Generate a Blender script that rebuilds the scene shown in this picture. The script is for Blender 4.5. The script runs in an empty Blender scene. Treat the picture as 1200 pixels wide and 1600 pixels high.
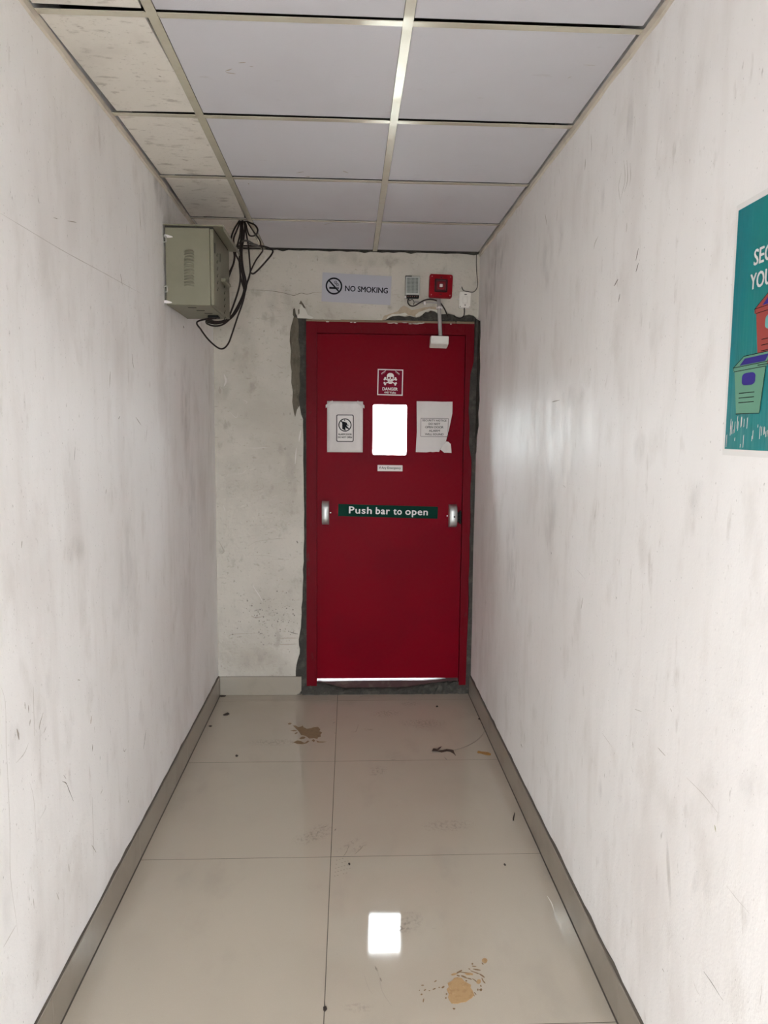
import bpy, bmesh, math, random
from mathutils import Vector, Matrix
from mathutils.geometry import tessellate_polygon

random.seed(7)
scene = bpy.context.scene
C = scene.collection

# ------------------------------------------------------------------ camera
YAW, PITCH, ROLL, FPX, CAM_H = 0.04733, 0.10871, 0.00964, 1173.607, 1.55634
D, WL, WR, CH = 4.30937, -0.75761, 0.72766, 2.5456       # back wall, left wall, right wall, ceiling
XC, FY1, FT = -0.05956, 3.40437, 0.8                       # floor joint x, first floor joint y, tile size
CP, CY4, TX1, TX2 = 0.59156, 3.72851, -0.47777, 0.13984    # ceiling pitch, far cross tee, main tees
REAR = -1.60                                               # the corridor opens to daylight here
YL = D + 0.03                                              # face of the door leaf

fw = Vector((math.sin(YAW) * math.cos(PITCH), math.cos(YAW) * math.cos(PITCH), -math.sin(PITCH)))
r0 = Vector((math.cos(YAW), -math.sin(YAW), 0.0))
u0 = r0.cross(fw)
rt = r0 * math.cos(ROLL) + u0 * math.sin(ROLL)
up = u0 * math.cos(ROLL) - r0 * math.sin(ROLL)
cam_d = bpy.data.cameras.new('camera')
cam_d.sensor_fit = 'HORIZONTAL'
cam_d.sensor_width = 36.0
cam_d.lens = 36.0 * FPX / 1200.0
cam_d.clip_start = 0.02
cam = bpy.data.objects.new('camera', cam_d)
C.objects.link(cam)
m = Matrix((rt, up, -fw)).transposed().to_4x4()
m.translation = Vector((0, 0, CAM_H))
cam.matrix_world = m
scene.camera = cam

# ------------------------------------------------------------------ light
SKY = 42.0
world = bpy.data.worlds.new('overcast_sky')
scene.world = world
world.use_nodes = True
bg = world.node_tree.nodes['Background']
bg.inputs['Color'].default_value = (0.89, 0.95, 1.0, 1)
bg.inputs['Strength'].default_value = SKY


def portal(name, loc, rot, sx, sy):
    l = bpy.data.lights.new(name, 'AREA')
    l.shape = 'RECTANGLE'
    l.size, l.size_y = sx, sy
    l.cycles.is_portal = True
    o = bpy.data.objects.new(name, l)
    C.objects.link(o)
    o.location, o.rotation_euler = loc, rot


RX0, RX1, RZ1 = -0.36, 0.34, 2.02                          # opening in the added end wall, sized for the light it admits
portal('portal_rear', ((RX0 + RX1) / 2, REAR - 0.11, RZ1 / 2), (math.radians(90), 0, 0), RX1 - RX0, RZ1)
portal('portal_door_window', (0.2335, YL + 0.047, 1.5572), (math.radians(-90), 0, 0), 0.197, 0.290)

scene.cycles.diffuse_bounces = 8                           # pale walls: light carries far down the corridor
vs = scene.view_settings
vs.view_transform = 'Standard'
vs.look = 'None'
vs.exposure = 0.0
vs.gamma = 1.0
vs.use_curve_mapping = False


# ------------------------------------------------------------------ pixel to place
def ray(x, y):
    return fw * FPX + rt * (x - 600) - up * (y - 800)


def on(pl, x, y, v=None):
    ax, val = {'F': (2, 0.0), 'C': (2, CH), 'B': (1, D), 'L': (0, WL), 'R': (0, WR), 'D': (1, YL)}[pl] if v is None \
        else ({'x': 0, 'y': 1, 'z': 2}[pl], v)
    d = ray(x, y)
    o = Vector((0, 0, CAM_H))
    return o + d * ((val - o[ax]) / d[ax])


# ------------------------------------------------------------------ materials
MATS = {}


def mat(name, base, rough=0.5, metal=0.0, spec=0.5, layers=(), bumps=(), rvar=None, coat=0.0, trans=0.0, emit=None):
    """layers: (scale xyz, lo, hi, colour, strength[, detail]); bumps: (scale xyz, distance[, detail])"""
    if name in MATS:
        return MATS[name]
    mt = bpy.data.materials.new(name)
    mt.use_nodes = True
    nt = mt.node_tree
    N, L = nt.nodes, nt.links
    b = N['Principled BSDF']
    b.inputs['Base Color'].default_value = (*base, 1)
    b.inputs['Roughness'].default_value = rough
    b.inputs['Metallic'].default_value = metal
    b.inputs['Specular IOR Level'].default_value = spec
    b.inputs['Coat Weight'].default_value = coat
    b.inputs['Transmission Weight'].default_value = trans
    if layers or bumps or rvar:
        geo = N.new('ShaderNodeNewGeometry')

    def noise(sc, detail=4.0, off=0.0):
        mp = N.new('ShaderNodeMapping')
        mp.inputs['Scale'].default_value = sc
        mp.inputs['Location'].default_value = (off * 3.1, off * 1.7, off * 2.3)
        L.new(geo.outputs['Position'], mp.inputs['Vector'])
        nz = N.new('ShaderNodeTexNoise')
        nz.inputs['Scale'].default_value = 1.0
        nz.inputs['Detail'].default_value = detail
        nz.inputs['Roughness'].default_value = 0.55
        L.new(mp.outputs['Vector'], nz.inputs['Vector'])
        return nz.outputs['Fac']

    cur = None
    for i, ly in enumerate(layers):
        sc, lo, hi, col, st = ly[:5]
        det = ly[5] if len(ly) > 5 else 4.0
        f = noise(sc, det, i + 1.0)
        mr = N.new('ShaderNodeMapRange')
        mr.interpolation_type = 'SMOOTHSTEP'
        mr.inputs['From Min'].default_value = lo
        mr.inputs['From Max'].default_value = hi
        mr.inputs['To Max'].default_value = st
        L.new(f, mr.inputs['Value'])
        mx = N.new('ShaderNodeMix')
        mx.data_type = 'RGBA'
        L.new(mr.outputs['Result'], mx.inputs['Factor'])
        if cur is None:
            mx.inputs['A'].default_value = (*base, 1)
        else:
            L.new(cur, mx.inputs['A'])
        mx.inputs['B'].default_value = (*col, 1)
        cur = mx.outputs['Result']
    if cur is not None:
        L.new(cur, b.inputs['Base Color'])
    if rvar:
        sc, lo, hi = rvar
        mr = N.new('ShaderNodeMapRange')
        mr.inputs['From Min'].default_value = 0.3
        mr.inputs['From Max'].default_value = 0.7
        mr.inputs['To Min'].default_value = lo
        mr.inputs['To Max'].default_value = hi
        L.new(noise(sc, 5.0, 9.0), mr.inputs['Value'])
        L.new(mr.outputs['Result'], b.inputs['Roughness'])
    nrm = None
    for i, bp in enumerate(bumps):
        bn = N.new('ShaderNodeBump')
        bn.inputs['Distance'].default_value = bp[1]
        bn.inputs['Strength'].default_value = 1.0
        L.new(noise(bp[0], bp[2] if len(bp) > 2 else 3.0, 20.0 + i), bn.inputs['Height'])
        if nrm is not None:
            L.new(nrm, bn.inputs['Normal'])
        nrm = bn.outputs['Normal']
    if nrm is not None:
        L.new(nrm, b.inputs['Normal'])
    if emit:
        b.inputs['Emission Color'].default_value = (*emit[0], 1)
        b.inputs['Emission Strength'].default_value = emit[1]
    MATS[name] = mt
    return mt


def smear_mat(name, col, alpha, sc=(60, 60, 14), lo=0.42, hi=0.62):
    """dirt smear: broken-up thin film of one colour"""
    if name in MATS:
        return MATS[name]
    mt = bpy.data.materials.new(name)
    mt.use_nodes = True
    nt = mt.node_tree
    N, L = nt.nodes, nt.links
    b = N['Principled BSDF']
    b.inputs['Base Color'].default_value = (*col, 1)
    b.inputs['Roughness'].default_value = 0.7
    geo = N.new('ShaderNodeNewGeometry')
    mp = N.new('ShaderNodeMapping')
    mp.inputs['Scale'].default_value = sc
    L.new(geo.outputs['Position'], mp.inputs['Vector'])
    nz = N.new('ShaderNodeTexNoise')
    nz.inputs['Scale'].default_value = 1.0
    nz.inputs['Detail'].default_value = 4.0
    L.new(mp.outputs['Vector'], nz.inputs['Vector'])
    mr = N.new('ShaderNodeMapRange')
    mr.interpolation_type = 'SMOOTHSTEP'
    mr.inputs['From Min'].default_value = lo
    mr.inputs['From Max'].default_value = hi
    mr.inputs['To Max'].default_value = alpha
    L.new(nz.outputs['Fac'], mr.inputs['Value'])
    # the film thins out towards the rim of its own patch (vertex weight 'film')
    at = N.new('ShaderNodeAttribute')
    at.attribute_name = 'film'
    mu = N.new('ShaderNodeMath')
    mu.operation = 'MULTIPLY'
    L.new(mr.outputs['Result'], mu.inputs[0])
    L.new(at.outputs['Fac'], mu.inputs[1])
    L.new(mu.outputs[0], b.inputs['Alpha'])
    MATS[name] = mt
    return mt


WALL_LAYERS = [
    ((0.9, 0.9, 0.7), 0.42, 0.68, (0.70, 0.66, 0.635), 0.40),
    ((3.2, 3.2, 1.4), 0.48, 0.70, (0.60, 0.55, 0.52), 0.38),
    ((8, 8, 5), 0.54, 0.74, (0.58, 0.54, 0.50), 0.30, 6.0),
    ((13, 13, 2.2), 0.52, 0.78, (0.56, 0.51, 0.46), 0.16),
    ((26, 26, 9), 0.62, 0.80, (0.40, 0.355, 0.31), 0.36, 5.0),
    ((70, 70, 28), 0.69, 0.80, (0.26, 0.23, 0.20), 0.45, 3.0),
    ((190, 190, 110), 0.71, 0.79, (0.26, 0.235, 0.21), 0.50, 1.0),
]
M_WALL = mat('satin_wall_paint', (0.845, 0.825, 0.812), 0.40, spec=0.08, layers=WALL_LAYERS,
             bumps=[((9, 9, 4), 0.003), ((220, 220, 120), 0.0004)], rvar=((20, 20, 5), 0.42, 0.58))
M_BACK = mat('old_cream_wall_paint', (0.485, 0.45, 0.395), 0.6, spec=0.1, layers=[
    ((2.0, 2, 2.5), 0.40, 0.70, (0.34, 0.31, 0.265), 0.6),
    ((14, 14, 10), 0.58, 0.74, (0.28, 0.25, 0.21), 0.5),
    ((34, 34, 70), 0.60, 0.74, (0.24, 0.215, 0.175), 0.45, 6.0),
    ((50, 50, 30), 0.66, 0.78, (0.20, 0.18, 0.15), 0.6, 3.0),
    ((170, 170, 170), 0.73, 0.80, (0.15, 0.14, 0.12), 0.6, 1.0)],
    bumps=[((9, 9, 9), 0.014), ((45, 45, 60), 0.003, 5.0)])
M_PLASTER = mat('bare_white_plaster', (0.50, 0.475, 0.42), 0.85, bumps=[((80, 80, 80), 0.002)])
M_CEMENT = mat('dark_grey_cement', (0.046, 0.042, 0.036), 0.9, spec=0.2, layers=[
    ((25, 25, 25), 0.45, 0.70, (0.085, 0.077, 0.064), 0.7), ((120, 120, 120), 0.6, 0.75, (0.015, 0.015, 0.014), 0.7)],
    bumps=[((30, 30, 30), 0.01), ((200, 200, 200), 0.003)])
M_BROWNCEM = mat('brown_mortar', (0.115, 0.098, 0.072), 0.9, spec=0.2, layers=[
    ((30, 30, 12), 0.45, 0.70, (0.065, 0.055, 0.04), 0.8), ((90, 90, 60), 0.6, 0.75, (0.24, 0.22, 0.18), 0.6)],
    bumps=[((40, 40, 14), 0.01), ((200, 200, 200), 0.002)])
M_TAN = mat('tan_under_paint', (0.36, 0.29, 0.21), 0.8, layers=[((30, 30, 30), 0.45, 0.7, (0.25, 0.20, 0.14), 0.7)])
M_FLOOR = mat('polished_cream_tile', (0.445, 0.392, 0.322), 0.10, spec=0.52, layers=[
    ((1.7, 1.7, 1), 0.45, 0.75, (0.39, 0.345, 0.285), 0.5), ((6, 3, 1), 0.55, 0.75, (0.35, 0.31, 0.26), 0.35),
    ((60, 30, 1), 0.68, 0.80, (0.30, 0.27, 0.23), 0.30), ((400, 400, 1), 0.5, 0.8, (0.50, 0.46, 0.40), 0.25, 1.0)],
    rvar=((5, 5, 1), 0.025, 0.075))
M_SKIRT = mat('beige_skirting_tile', (0.275, 0.24, 0.195), 0.16, spec=0.35, layers=[
    ((5, 5, 5), 0.45, 0.7, (0.225, 0.195, 0.155), 0.6), ((60, 60, 40), 0.66, 0.8, (0.18, 0.15, 0.12), 0.4)])
M_GROUT = mat('dark_grout', (0.085, 0.07, 0.055), 0.9)
M_CTILE = mat('lavender_ceiling_tile', (0.53, 0.52, 0.55), 0.55, layers=[
    ((1.3, 1.3, 1), 0.42, 0.7, (0.46, 0.44, 0.46), 0.5), ((12, 26, 1), 0.66, 0.82, (0.36, 0.33, 0.33), 0.5)],
    bumps=[((160, 160, 1), 0.0004)])
M_CTILE2 = mat('grimy_ceiling_tile', (0.66, 0.62, 0.56), 0.7, spec=0.2, layers=[
    ((4, 4, 1), 0.44, 0.72, (0.50, 0.46, 0.41), 0.6), ((14, 30, 1), 0.56, 0.70, (0.33, 0.29, 0.245), 0.6, 6.0),
    ((60, 90, 1), 0.60, 0.76, (0.26, 0.22, 0.18), 0.55)], bumps=[((120, 120, 1), 0.0008)])
M_TEE = mat('cream_tee_bar', (0.56, 0.52, 0.42), 0.24, metal=0.30, layers=[
    ((20, 20, 1), 0.5, 0.75, (0.48, 0.44, 0.35), 0.6)], bumps=[((9, 9, 1), 0.003, 1.0)])
M_ANGLE = mat('dusty_cream_edge_trim', (0.56, 0.50, 0.42), 0.6, layers=[
    ((14, 14, 30), 0.5, 0.75, (0.38, 0.33, 0.27), 0.7)])
M_PLENUM = mat('void_shade_black', (0.03, 0.028, 0.026), 0.95)  # near-black base stands in for the shade above the tiles
M_RED = mat('glossy_red_door_paint', (0.150, 0.0010, 0.0070), 0.40, spec=0.03, layers=[
    ((3, 3, 4), 0.45, 0.75, (0.115, 0.0012, 0.007), 0.6), ((40, 40, 22), 0.66, 0.80, (0.15, 0.012, 0.02), 0.25)],
    bumps=[((5, 5, 4), 0.003), ((40, 40, 40), 0.0004)])
M_REDFR = mat('red_frame_paint', (0.115, 0.0012, 0.006), 0.45, spec=0.05, layers=[
    ((20, 20, 9), 0.62, 0.76, (0.075, 0.03, 0.03), 0.6), ((90, 90, 40), 0.70, 0.80, (0.18, 0.13, 0.12), 0.5)],
    bumps=[((22, 22, 9), 0.004)])
M_SILL = mat('worn_maroon_sill', (0.055, 0.025, 0.024), 0.65, spec=0.2, layers=[((18, 18, 18), 0.5, 0.7, (0.09, 0.06, 0.05), 0.7)])
M_BRASS = mat('brown_bare_metal_strip', (0.15, 0.10, 0.055), 0.5, metal=0.3, layers=[
    ((30, 30, 30), 0.55, 0.7, (0.10, 0.07, 0.045), 0.8)])
M_SILVER = mat('brushed_silver', (0.50, 0.50, 0.485), 0.48, metal=0.8, bumps=[((3, 300, 300), 0.0003)])
M_BLACK = mat('black_plastic', (0.012, 0.012, 0.012), 0.4, spec=0.05)
M_CABLE = mat('dark_brown_cable', (0.022, 0.016, 0.014), 0.5, spec=0.15)
M_INK = mat('black_print', (0.012, 0.012, 0.014), 0.6, spec=0.05)
M_GREYINK = mat('grey_print', (0.06, 0.05, 0.055), 0.6, spec=0.05)
M_PAPER = mat('creased_white_paper', (0.58, 0.54, 0.52), 0.75, spec=0.2, layers=[
    ((8, 8, 6), 0.45, 0.7, (0.50, 0.46, 0.44), 0.6)], bumps=[((14, 14, 9), 0.006, 2.0)])
M_PRINTPAPER = mat('printed_panel_white', (0.62, 0.58, 0.56), 0.7)
M_SIGNGREY = mat('silver_grey_sign_board', (0.385, 0.375, 0.415), 0.5, metal=0.0, spec=0.08)
M_SIGNRED = mat('crimson_sign_print', (0.16, 0.002, 0.018), 0.5, spec=0.05)
M_SIGNWHITE = mat('white_sign_print', (0.70, 0.66, 0.65), 0.6, spec=0.1)
M_GREEN = mat('dark_green_sticker', (0.0020, 0.030, 0.020), 0.5, spec=0.03)
M_WHITEPL = mat('white_plastic', (0.66, 0.63, 0.585), 0.45, spec=0.2, layers=[((40, 40, 40), 0.55, 0.75, (0.52, 0.485, 0.43), 0.5)])
M_CONDUIT = mat('grey_white_pvc_pipe', (0.34, 0.315, 0.30), 0.4)
M_ALARM = mat('alarm_red_plastic', (0.22, 0.0025, 0.008), 0.4, spec=0.06)
M_ALARMDK = mat('alarm_dark_recess', (0.030, 0.004, 0.006), 0.3, spec=0.15)
M_LED = mat('white_strobe_lens', (0.85, 0.72, 0.70), 0.25)
M_CAB = mat('grey_green_enamel', (0.185, 0.175, 0.125), 0.45, spec=0.25, layers=[
    ((7, 7, 7), 0.45, 0.75, (0.155, 0.145, 0.10), 0.6), ((120, 120, 120), 0.70, 0.80, (0.12, 0.10, 0.08), 0.4)])
M_CABDK = mat('cabinet_slot_dark', (0.02, 0.018, 0.014), 0.8)
M_SCUFF = mat('dark_scuff', (0.19, 0.17, 0.15), 0.8)
M_SCUFF2 = mat('faint_scuff', (0.52, 0.485, 0.45), 0.7)
M_CRACK = mat('plaster_crack', (0.10, 0.085, 0.065), 0.9)
M_SCUFFMID = mat('brown_grey_scuff', (0.36, 0.32, 0.275), 0.8)
M_SCRATCHLIGHT = mat('chalky_scratch', (0.82, 0.80, 0.77), 0.7)
M_MUD = mat('dried_tan_mud', (0.38, 0.24, 0.115), 0.85, layers=[
    ((60, 60, 1), 0.45, 0.7, (0.30, 0.18, 0.08), 0.7), ((200, 120, 1), 0.55, 0.75, (0.46, 0.31, 0.165), 0.6)])
M_MUD2 = mat('dried_brown_mud', (0.20, 0.125, 0.062), 0.9, layers=[((80, 80, 1), 0.45, 0.7, (0.16, 0.10, 0.05), 0.8)])
M_CRUMB = mat('dark_dirt', (0.035, 0.022, 0.016), 0.9)
M_LEAFDARK = mat('withered_dark_leaf', (0.055, 0.028, 0.018), 0.8)
M_LEAFGOLD = mat('golden_dry_leaf', (0.33, 0.165, 0.035), 0.6)
M_LANDING = mat('pale_landing_concrete', (0.62, 0.62, 0.60), 0.8)
M_GROUND = mat('added_ground_grey', (0.42, 0.41, 0.39), 0.85)
M_GLASS = bpy.data.materials.new('door_glass')              # thin pane: clear film with a mirror share by angle
M_GLASS.use_nodes = True
_nt = M_GLASS.node_tree
_nt.nodes.remove(_nt.nodes['Principled BSDF'])
_tr, _gl, _mx, _fr = (_nt.nodes.new('ShaderNode' + k_) for k_ in ('BsdfTransparent', 'BsdfGlossy', 'MixShader', 'Fresnel'))
_tr.inputs['Color'].default_value = (0.95, 0.97, 0.96, 1)
_gl.inputs['Roughness'].default_value = 0.02
_nt.links.new(_fr.outputs[0], _mx.inputs[0])
_nt.links.new(_tr.outputs[0], _mx.inputs[1])
_nt.links.new(_gl.outputs[0], _mx.inputs[2])
_nt.links.new(_mx.outputs[0], _nt.nodes['Material Output'].inputs['Surface'])

# ------------------------------------------------------------------ mesh helpers


def mk(name, bm, material, parent=None, smooth=False, loc=None):
    me = bpy.data.meshes.new(name)
    bmesh.ops.recalc_face_normals(bm, faces=bm.faces[:])
    bm.to_mesh(me)
    bm.free()
    me.materials.append(material)
    if smooth:
        for p in me.polygons:
            p.use_smooth = True
    o = bpy.data.objects.new(name, me)
    C.objects.link(o)
    if parent is not None:
        o.parent = parent
    if loc is not None:
        o.location = loc
    return o


def inst(name, me, parent, loc=(0, 0, 0), rot=(0, 0, 0)):
    o = bpy.data.objects.new(name, me)
    C.objects.link(o)
    o.parent = parent
    o.location, o.rotation_euler = loc, rot
    return o


def struct(o):
    o['kind'] = 'structure'
    return o


def thing(name, label, cat, loc, rot=(0, 0, 0), group=None):
    o = bpy.data.objects.new(name, None)
    o.empty_display_size = 0.05
    C.objects.link(o)
    o.location, o.rotation_euler = loc, rot
    return tag(o, label, cat, group)


def tag(o, label, cat, group=None):
    o['label'], o['category'] = label, cat
    if group:
        o['group'] = group
    return o


def box(bm, x0, x1, y0, y1, z0, z1, bev=0.0, seg=1):
    r = bmesh.ops.create_cube(bm, size=1.0)
    vs_ = r['verts']
    for v in vs_:
        v.co = Vector((x0 + (v.co.x + 0.5) * (x1 - x0), y0 + (v.co.y + 0.5) * (y1 - y0), z0 + (v.co.z + 0.5) * (z1 - z0)))
    if bev:
        es = list({e for v in vs_ for e in v.link_edges})
        bmesh.ops.bevel(bm, geom=es, offset=bev, segments=seg, affect='EDGES', profile=0.5)
    return bm


def B(*a, **k):
    return box(bmesh.new(), *a, **k)


def poly(bm, pts, y0, y1, f=None):
    """extrude a 2-D outline (x, z) from y0 (front) to y1 (back)"""
    f = f or (lambda p, y: Vector((p[0], y, p[1])))
    a = [bm.verts.new(f(p, y0)) for p in pts]
    tri = tessellate_polygon([[Vector((p[0], p[1], 0)) for p in pts]])
    for t_ in tri:
        bm.faces.new([a[i] for i in t_])
    if abs(y1 - y0) < 1e-9:
        return bm
    b = [bm.verts.new(f(p, y1)) for p in pts]
    n = len(pts)
    for t_ in tri:
        bm.faces.new([b[i] for i in t_[::-1]])
    for i in range(n):
        bm.faces.new((a[i], b[i], b[(i + 1) % n], a[(i + 1) % n]))
    return bm


def ellipse(cx, cz, rx, rz, n=28, a0=0.0, a1=2 * math.pi):
    full = abs(a1 - a0 - 2 * math.pi) < 1e-6
    k = n if full else n + 1
    return [(cx + rx * math.cos(a0 + (a1 - a0) * i / n), cz + rz * math.sin(a0 + (a1 - a0) * i / n)) for i in range(k)]


def rrect(x0, x1, z0, z1, r, n=5):
    pts = []
    for cx, cz, a in ((x1 - r, z1 - r, 0), (x0 + r, z1 - r, 90), (x0 + r, z0 + r, 180), (x1 - r, z0 + r, 270)):
        for i in range(n + 1):
            t = math.radians(a + 90 * i / n)
            pts.append((cx + r * math.cos(t), cz + r * math.sin(t)))
    return pts


def ringp(bm, outer, inner, y0, y1):
    """frame between two outlines of equal length"""
    n = len(outer)
    va = [[bm.verts.new((p[0], y, p[1])) for p in o] for o in (outer, inner) for y in (y0, y1)]
    of, ob, jf, jb = va
    for i in range(n):
        k = (i + 1) % n
        bm.faces.new((of[i], of[k], jf[k], jf[i]))
        bm.faces.new((ob[i], jb[i], jb[k], ob[k]))
        bm.faces.new((of[i], ob[i], ob[k], of[k]))
        bm.faces.new((jf[i], jf[k], jb[k], jb[i]))
    return bm


def smooth_path(pts, sub=6):
    P = [Vector(p) for p in pts]
    if len(P) < 3:
        return P
    P = [P[0] * 2 - P[1]] + P + [P[-1] * 2 - P[-2]]
    out = []
    for i in range(1, len(P) - 2):
        a, b, c, d = P[i - 1], P[i], P[i + 1], P[i + 2]
        for k in range(sub):
            t = k / sub
            out.append(0.5 * ((2 * b) + (c - a) * t + (2 * a - 5 * b + 4 * c - d) * t * t + (3 * b - a - 3 * c + d) * t ** 3))
    out.append(P[-2])
    return out


def tube(bm, pts, r, n=8, sub=6, smooth=True):
    P = smooth_path(pts, sub) if smooth else [Vector(p) for p in pts]
    rings = []
    nrm = None
    for i, p in enumerate(P):
        t = (P[min(i + 1, len(P) - 1)] - P[max(i - 1, 0)]).normalized()
        if nrm is None:
            nrm = t.orthogonal().normalized()
        nrm = (nrm - t * nrm.dot(t)).normalized()
        bn = t.cross(nrm)
        rings.append([bm.verts.new(p + (nrm * math.cos(2 * math.pi * k / n) + bn * math.sin(2 * math.pi * k / n)) * r) for k in range(n)])
    for a, b in zip(rings, rings[1:]):
        for k in range(n):
            bm.faces.new((a[k], a[(k + 1) % n], b[(k + 1) % n], b[k]))
    bm.faces.new(rings[0][::-1])
    bm.faces.new(rings[-1])
    return bm


def cyl(bm, c, axis, r, h, n=16):
    a = Vector(axis).normalized()
    return tube(bm, [Vector(c) - a * h / 2, Vector(c) + a * h / 2], r, n, smooth=False)


def text_bm(s, width, height=None, bold=0.0, x=0.0, z=0.0, y=-0.001, align='CENTER', rot=0.0, base=False, spacing=1.0):
    """lettering in the local x-z plane, fitted to a width (and cap height), facing -y"""
    cu = bpy.data.curves.new('t', 'FONT')
    cu.body = s
    cu.size = 1.0
    cu.space_character = spacing
    cu.resolution_u = 3
    ob = bpy.data.objects.new('t', cu)
    C.objects.link(ob)
    dg = bpy.context.evaluated_depsgraph_get()
    me = bpy.data.meshes.new_from_object(ob.evaluated_get(dg))
    bpy.data.objects.remove(ob)
    bpy.data.curves.remove(cu)
    xs = [v.co.x for v in me.vertices]
    ys = [v.co.y for v in me.vertices]
    sx = width / (max(xs) - min(xs))
    sz = height / (max(ys) - min(ys)) if height else sx
    cx, cz = (max(xs) + min(xs)) / 2, (max(ys) + min(ys)) / 2
    if align == 'LEFT':
        cx = min(xs)
    if base:
        cz = 0.0
        sz = base
    bm = bmesh.new()
    bm.from_mesh(me)
    bpy.data.meshes.remove(me)
    co, si = math.cos(rot), math.sin(rot)
    for v in bm.verts:
        a, b = (v.co.x - cx) * sx, (v.co.y - cz) * sz
        v.co = Vector((x + a * co - b * si, y, z + a * si + b * co))
    if bold > 0.01:                                          # heavier strokes: the outline repeated a hair to each side
        src = bm.faces[:]
        for q_, (dx, dz) in enumerate(((bold * 0.6, 0), (-bold * 0.6, 0), (0, bold * 0.5), (0, -bold * 0.5))):
            r = bmesh.ops.duplicate(bm, geom=src)
            bmesh.ops.translate(bm, verts=[g_ for g_ in r['geom'] if isinstance(g_, bmesh.types.BMVert)], vec=(dx * sz * 1.3, -0.00025 * (q_ + 1), dz * sz * 1.3))
    return bm


def facing(bm):
    """flat print: make every face look towards local -y"""
    bmesh.ops.recalc_face_normals(bm, faces=bm.faces[:])
    fl = [f for f in bm.faces if f.normal.y > 0]
    bmesh.ops.reverse_faces(bm, faces=fl)
    return bm


def ink(name, bm, material, parent):
    me = bpy.data.meshes.new(name)
    facing(bm)
    bm.to_mesh(me)
    bm.free()
    me.materials.append(material)
    o = bpy.data.objects.new(name, me)
    C.objects.link(o)
    o.parent = parent
    return o


def place(pl, tl, tr, br, bl):
    """centre, width, height and tilt of a rectangle from its four corners on a plane facing -y"""
    a, b, c, d = (on(pl, *p) for p in (tl, tr, br, bl))
    ctr = (a + b + c + d) / 4
    w = ((b - a).length + (c - d).length) / 2
    h = ((a - d).length + (b - c).length) / 2
    e = (b - a) + (c - d)
    return ctr, w, h, -math.atan2(e.z, e.x)


# ------------------------------------------------------------------ the setting
TOP = CH + 0.16
# floor: bed of grout with the tiles as pieces
floor = struct(mk('floor', B(WL - 0.12, WR + 0.12, REAR, D + 0.02, -0.14, -0.00025), M_GROUT))
fy = [D + 0.012, FY1 + FT]
while fy[-1] > REAR + 0.01:
    fy.append(max(fy[-1] - FT, REAR))
g = 0.0013
tile_me = {}
for i in range(len(fy) - 1):
    y1_, y0_ = fy[i], fy[i + 1]
    for x0_, x1_ in ((WL + 0.0115, XC), (XC, WR - 0.0115)):
        key = (round(x1_ - x0_, 3), round(y1_ - y0_, 3))
        w_, d_ = x1_ - x0_, y1_ - y0_
        if key not in tile_me:
            o = mk('tile', box(bmesh.new(), g, w_ - g, g, d_ - g, -0.010, 0.0), M_FLOOR, floor, loc=(x0_, y0_, 0))
            tile_me[key] = o.data
        else:
            o = inst('tile', tile_me[key], floor, (x0_, y0_, 0))
        o.rotation_euler = (random.uniform(-1, 1) * 0.0003, random.uniform(-1, 1) * 0.0003, 0)

wall_left = struct(mk('wall_left', B(WL - 0.15, WL, REAR, D + 0.20, -0.14, TOP), M_WALL))
wall_right = struct(mk('wall_right', B(WR, WR + 0.15, REAR, D + 0.20, -0.14, TOP), M_WALL))

# back wall: painted plaster skin with a broken edge around the door, cement behind it
edge = [(461.5, 1056), (462, 1050), (463, 1040), (465, 1031), (468, 1022), (468.5, 1015), (467, 1009), (466.5, 1000), (468, 992),
        (470, 981), (470.5, 970), (471.5, 960), (470.8, 950), (472.5, 938), (472.7, 920), (473.8, 902), (473, 890), (474.6, 878),
        (474.2, 860), (475.3, 842), (474.8, 820), (475.3, 800), (474.6, 770), (474.4, 745), (473.6, 720), (474, 690), (473.2, 665),
        (473.4, 655), (470.5, 648), (468, 634), (464, 640), (461, 652), (459, 644), (456.5, 628), (457.5, 612), (455, 598), (455.5, 580),
        (453.5, 566), (454.5, 548), (452.5, 533), (453, 519), (455, 508), (457.5, 500), (459, 494), (461, 489), (463.5, 492), (465, 497),
        (478, 497.5), (490, 499), (505, 499), (520, 500), (545, 500.3), (570, 500.5), (590, 501), (602.7, 499.5), (608, 496), (613, 494),
        (624, 493), (633, 494.7), (640, 493.3), (650.7, 496), (656, 494.5), (660, 492), (662, 489), (665, 487.3), (669, 487.6), (673, 485),
        (680, 487), (685, 490.7), (693, 490.7), (701, 490), (709, 492), (716, 496), (722.7, 496), (726.7, 492.7), (733, 491.3),
        (740, 493.3), (744, 496.5)]
outl = [(p.x, p.z) for p in (on('B', *e) for e in edge)]
outl[0] = (outl[0][0], -0.01)
outl += [(WR, 2.17), (WR, CH - 0.004)]
k = 46                                                       # crumbled top edge under the ceiling
for i in range(1, k):
    x = WR + (WL - WR) * i / k
    outl.append((x, CH - 0.004 - random.choice((0, 0, 0.001, 0.002, 0.004, 0.008)) * (1.0 if x > -0.45 else 0.2)))
outl += [(WL, CH - 0.004), (WL, -0.01)]
wall_back = struct(mk('wall_back', poly(bmesh.new(), outl, D, D + 0.010), M_BACK))
# rough cement core around the door opening
bm = bmesh.new()
FXL, FXR, FZT = -0.242, 0.7055, 2.157
for (x0_, x1_, z0_, z1_) in ((WL, FXL, -0.01, TOP), (FXR, WR, -0.01, TOP), (FXL, FXR, FZT + 0.016, TOP)):
    box(bm, x0_, x1_, D + 0.012, D + 0.20, z0_, z1_)
mk('cement_core', bm, M_CEMENT, wall_back)


def pxpoly(pl, pts):
    return [(p.x, p.z) for p in (on(pl, *e) for e in pts)]


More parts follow.
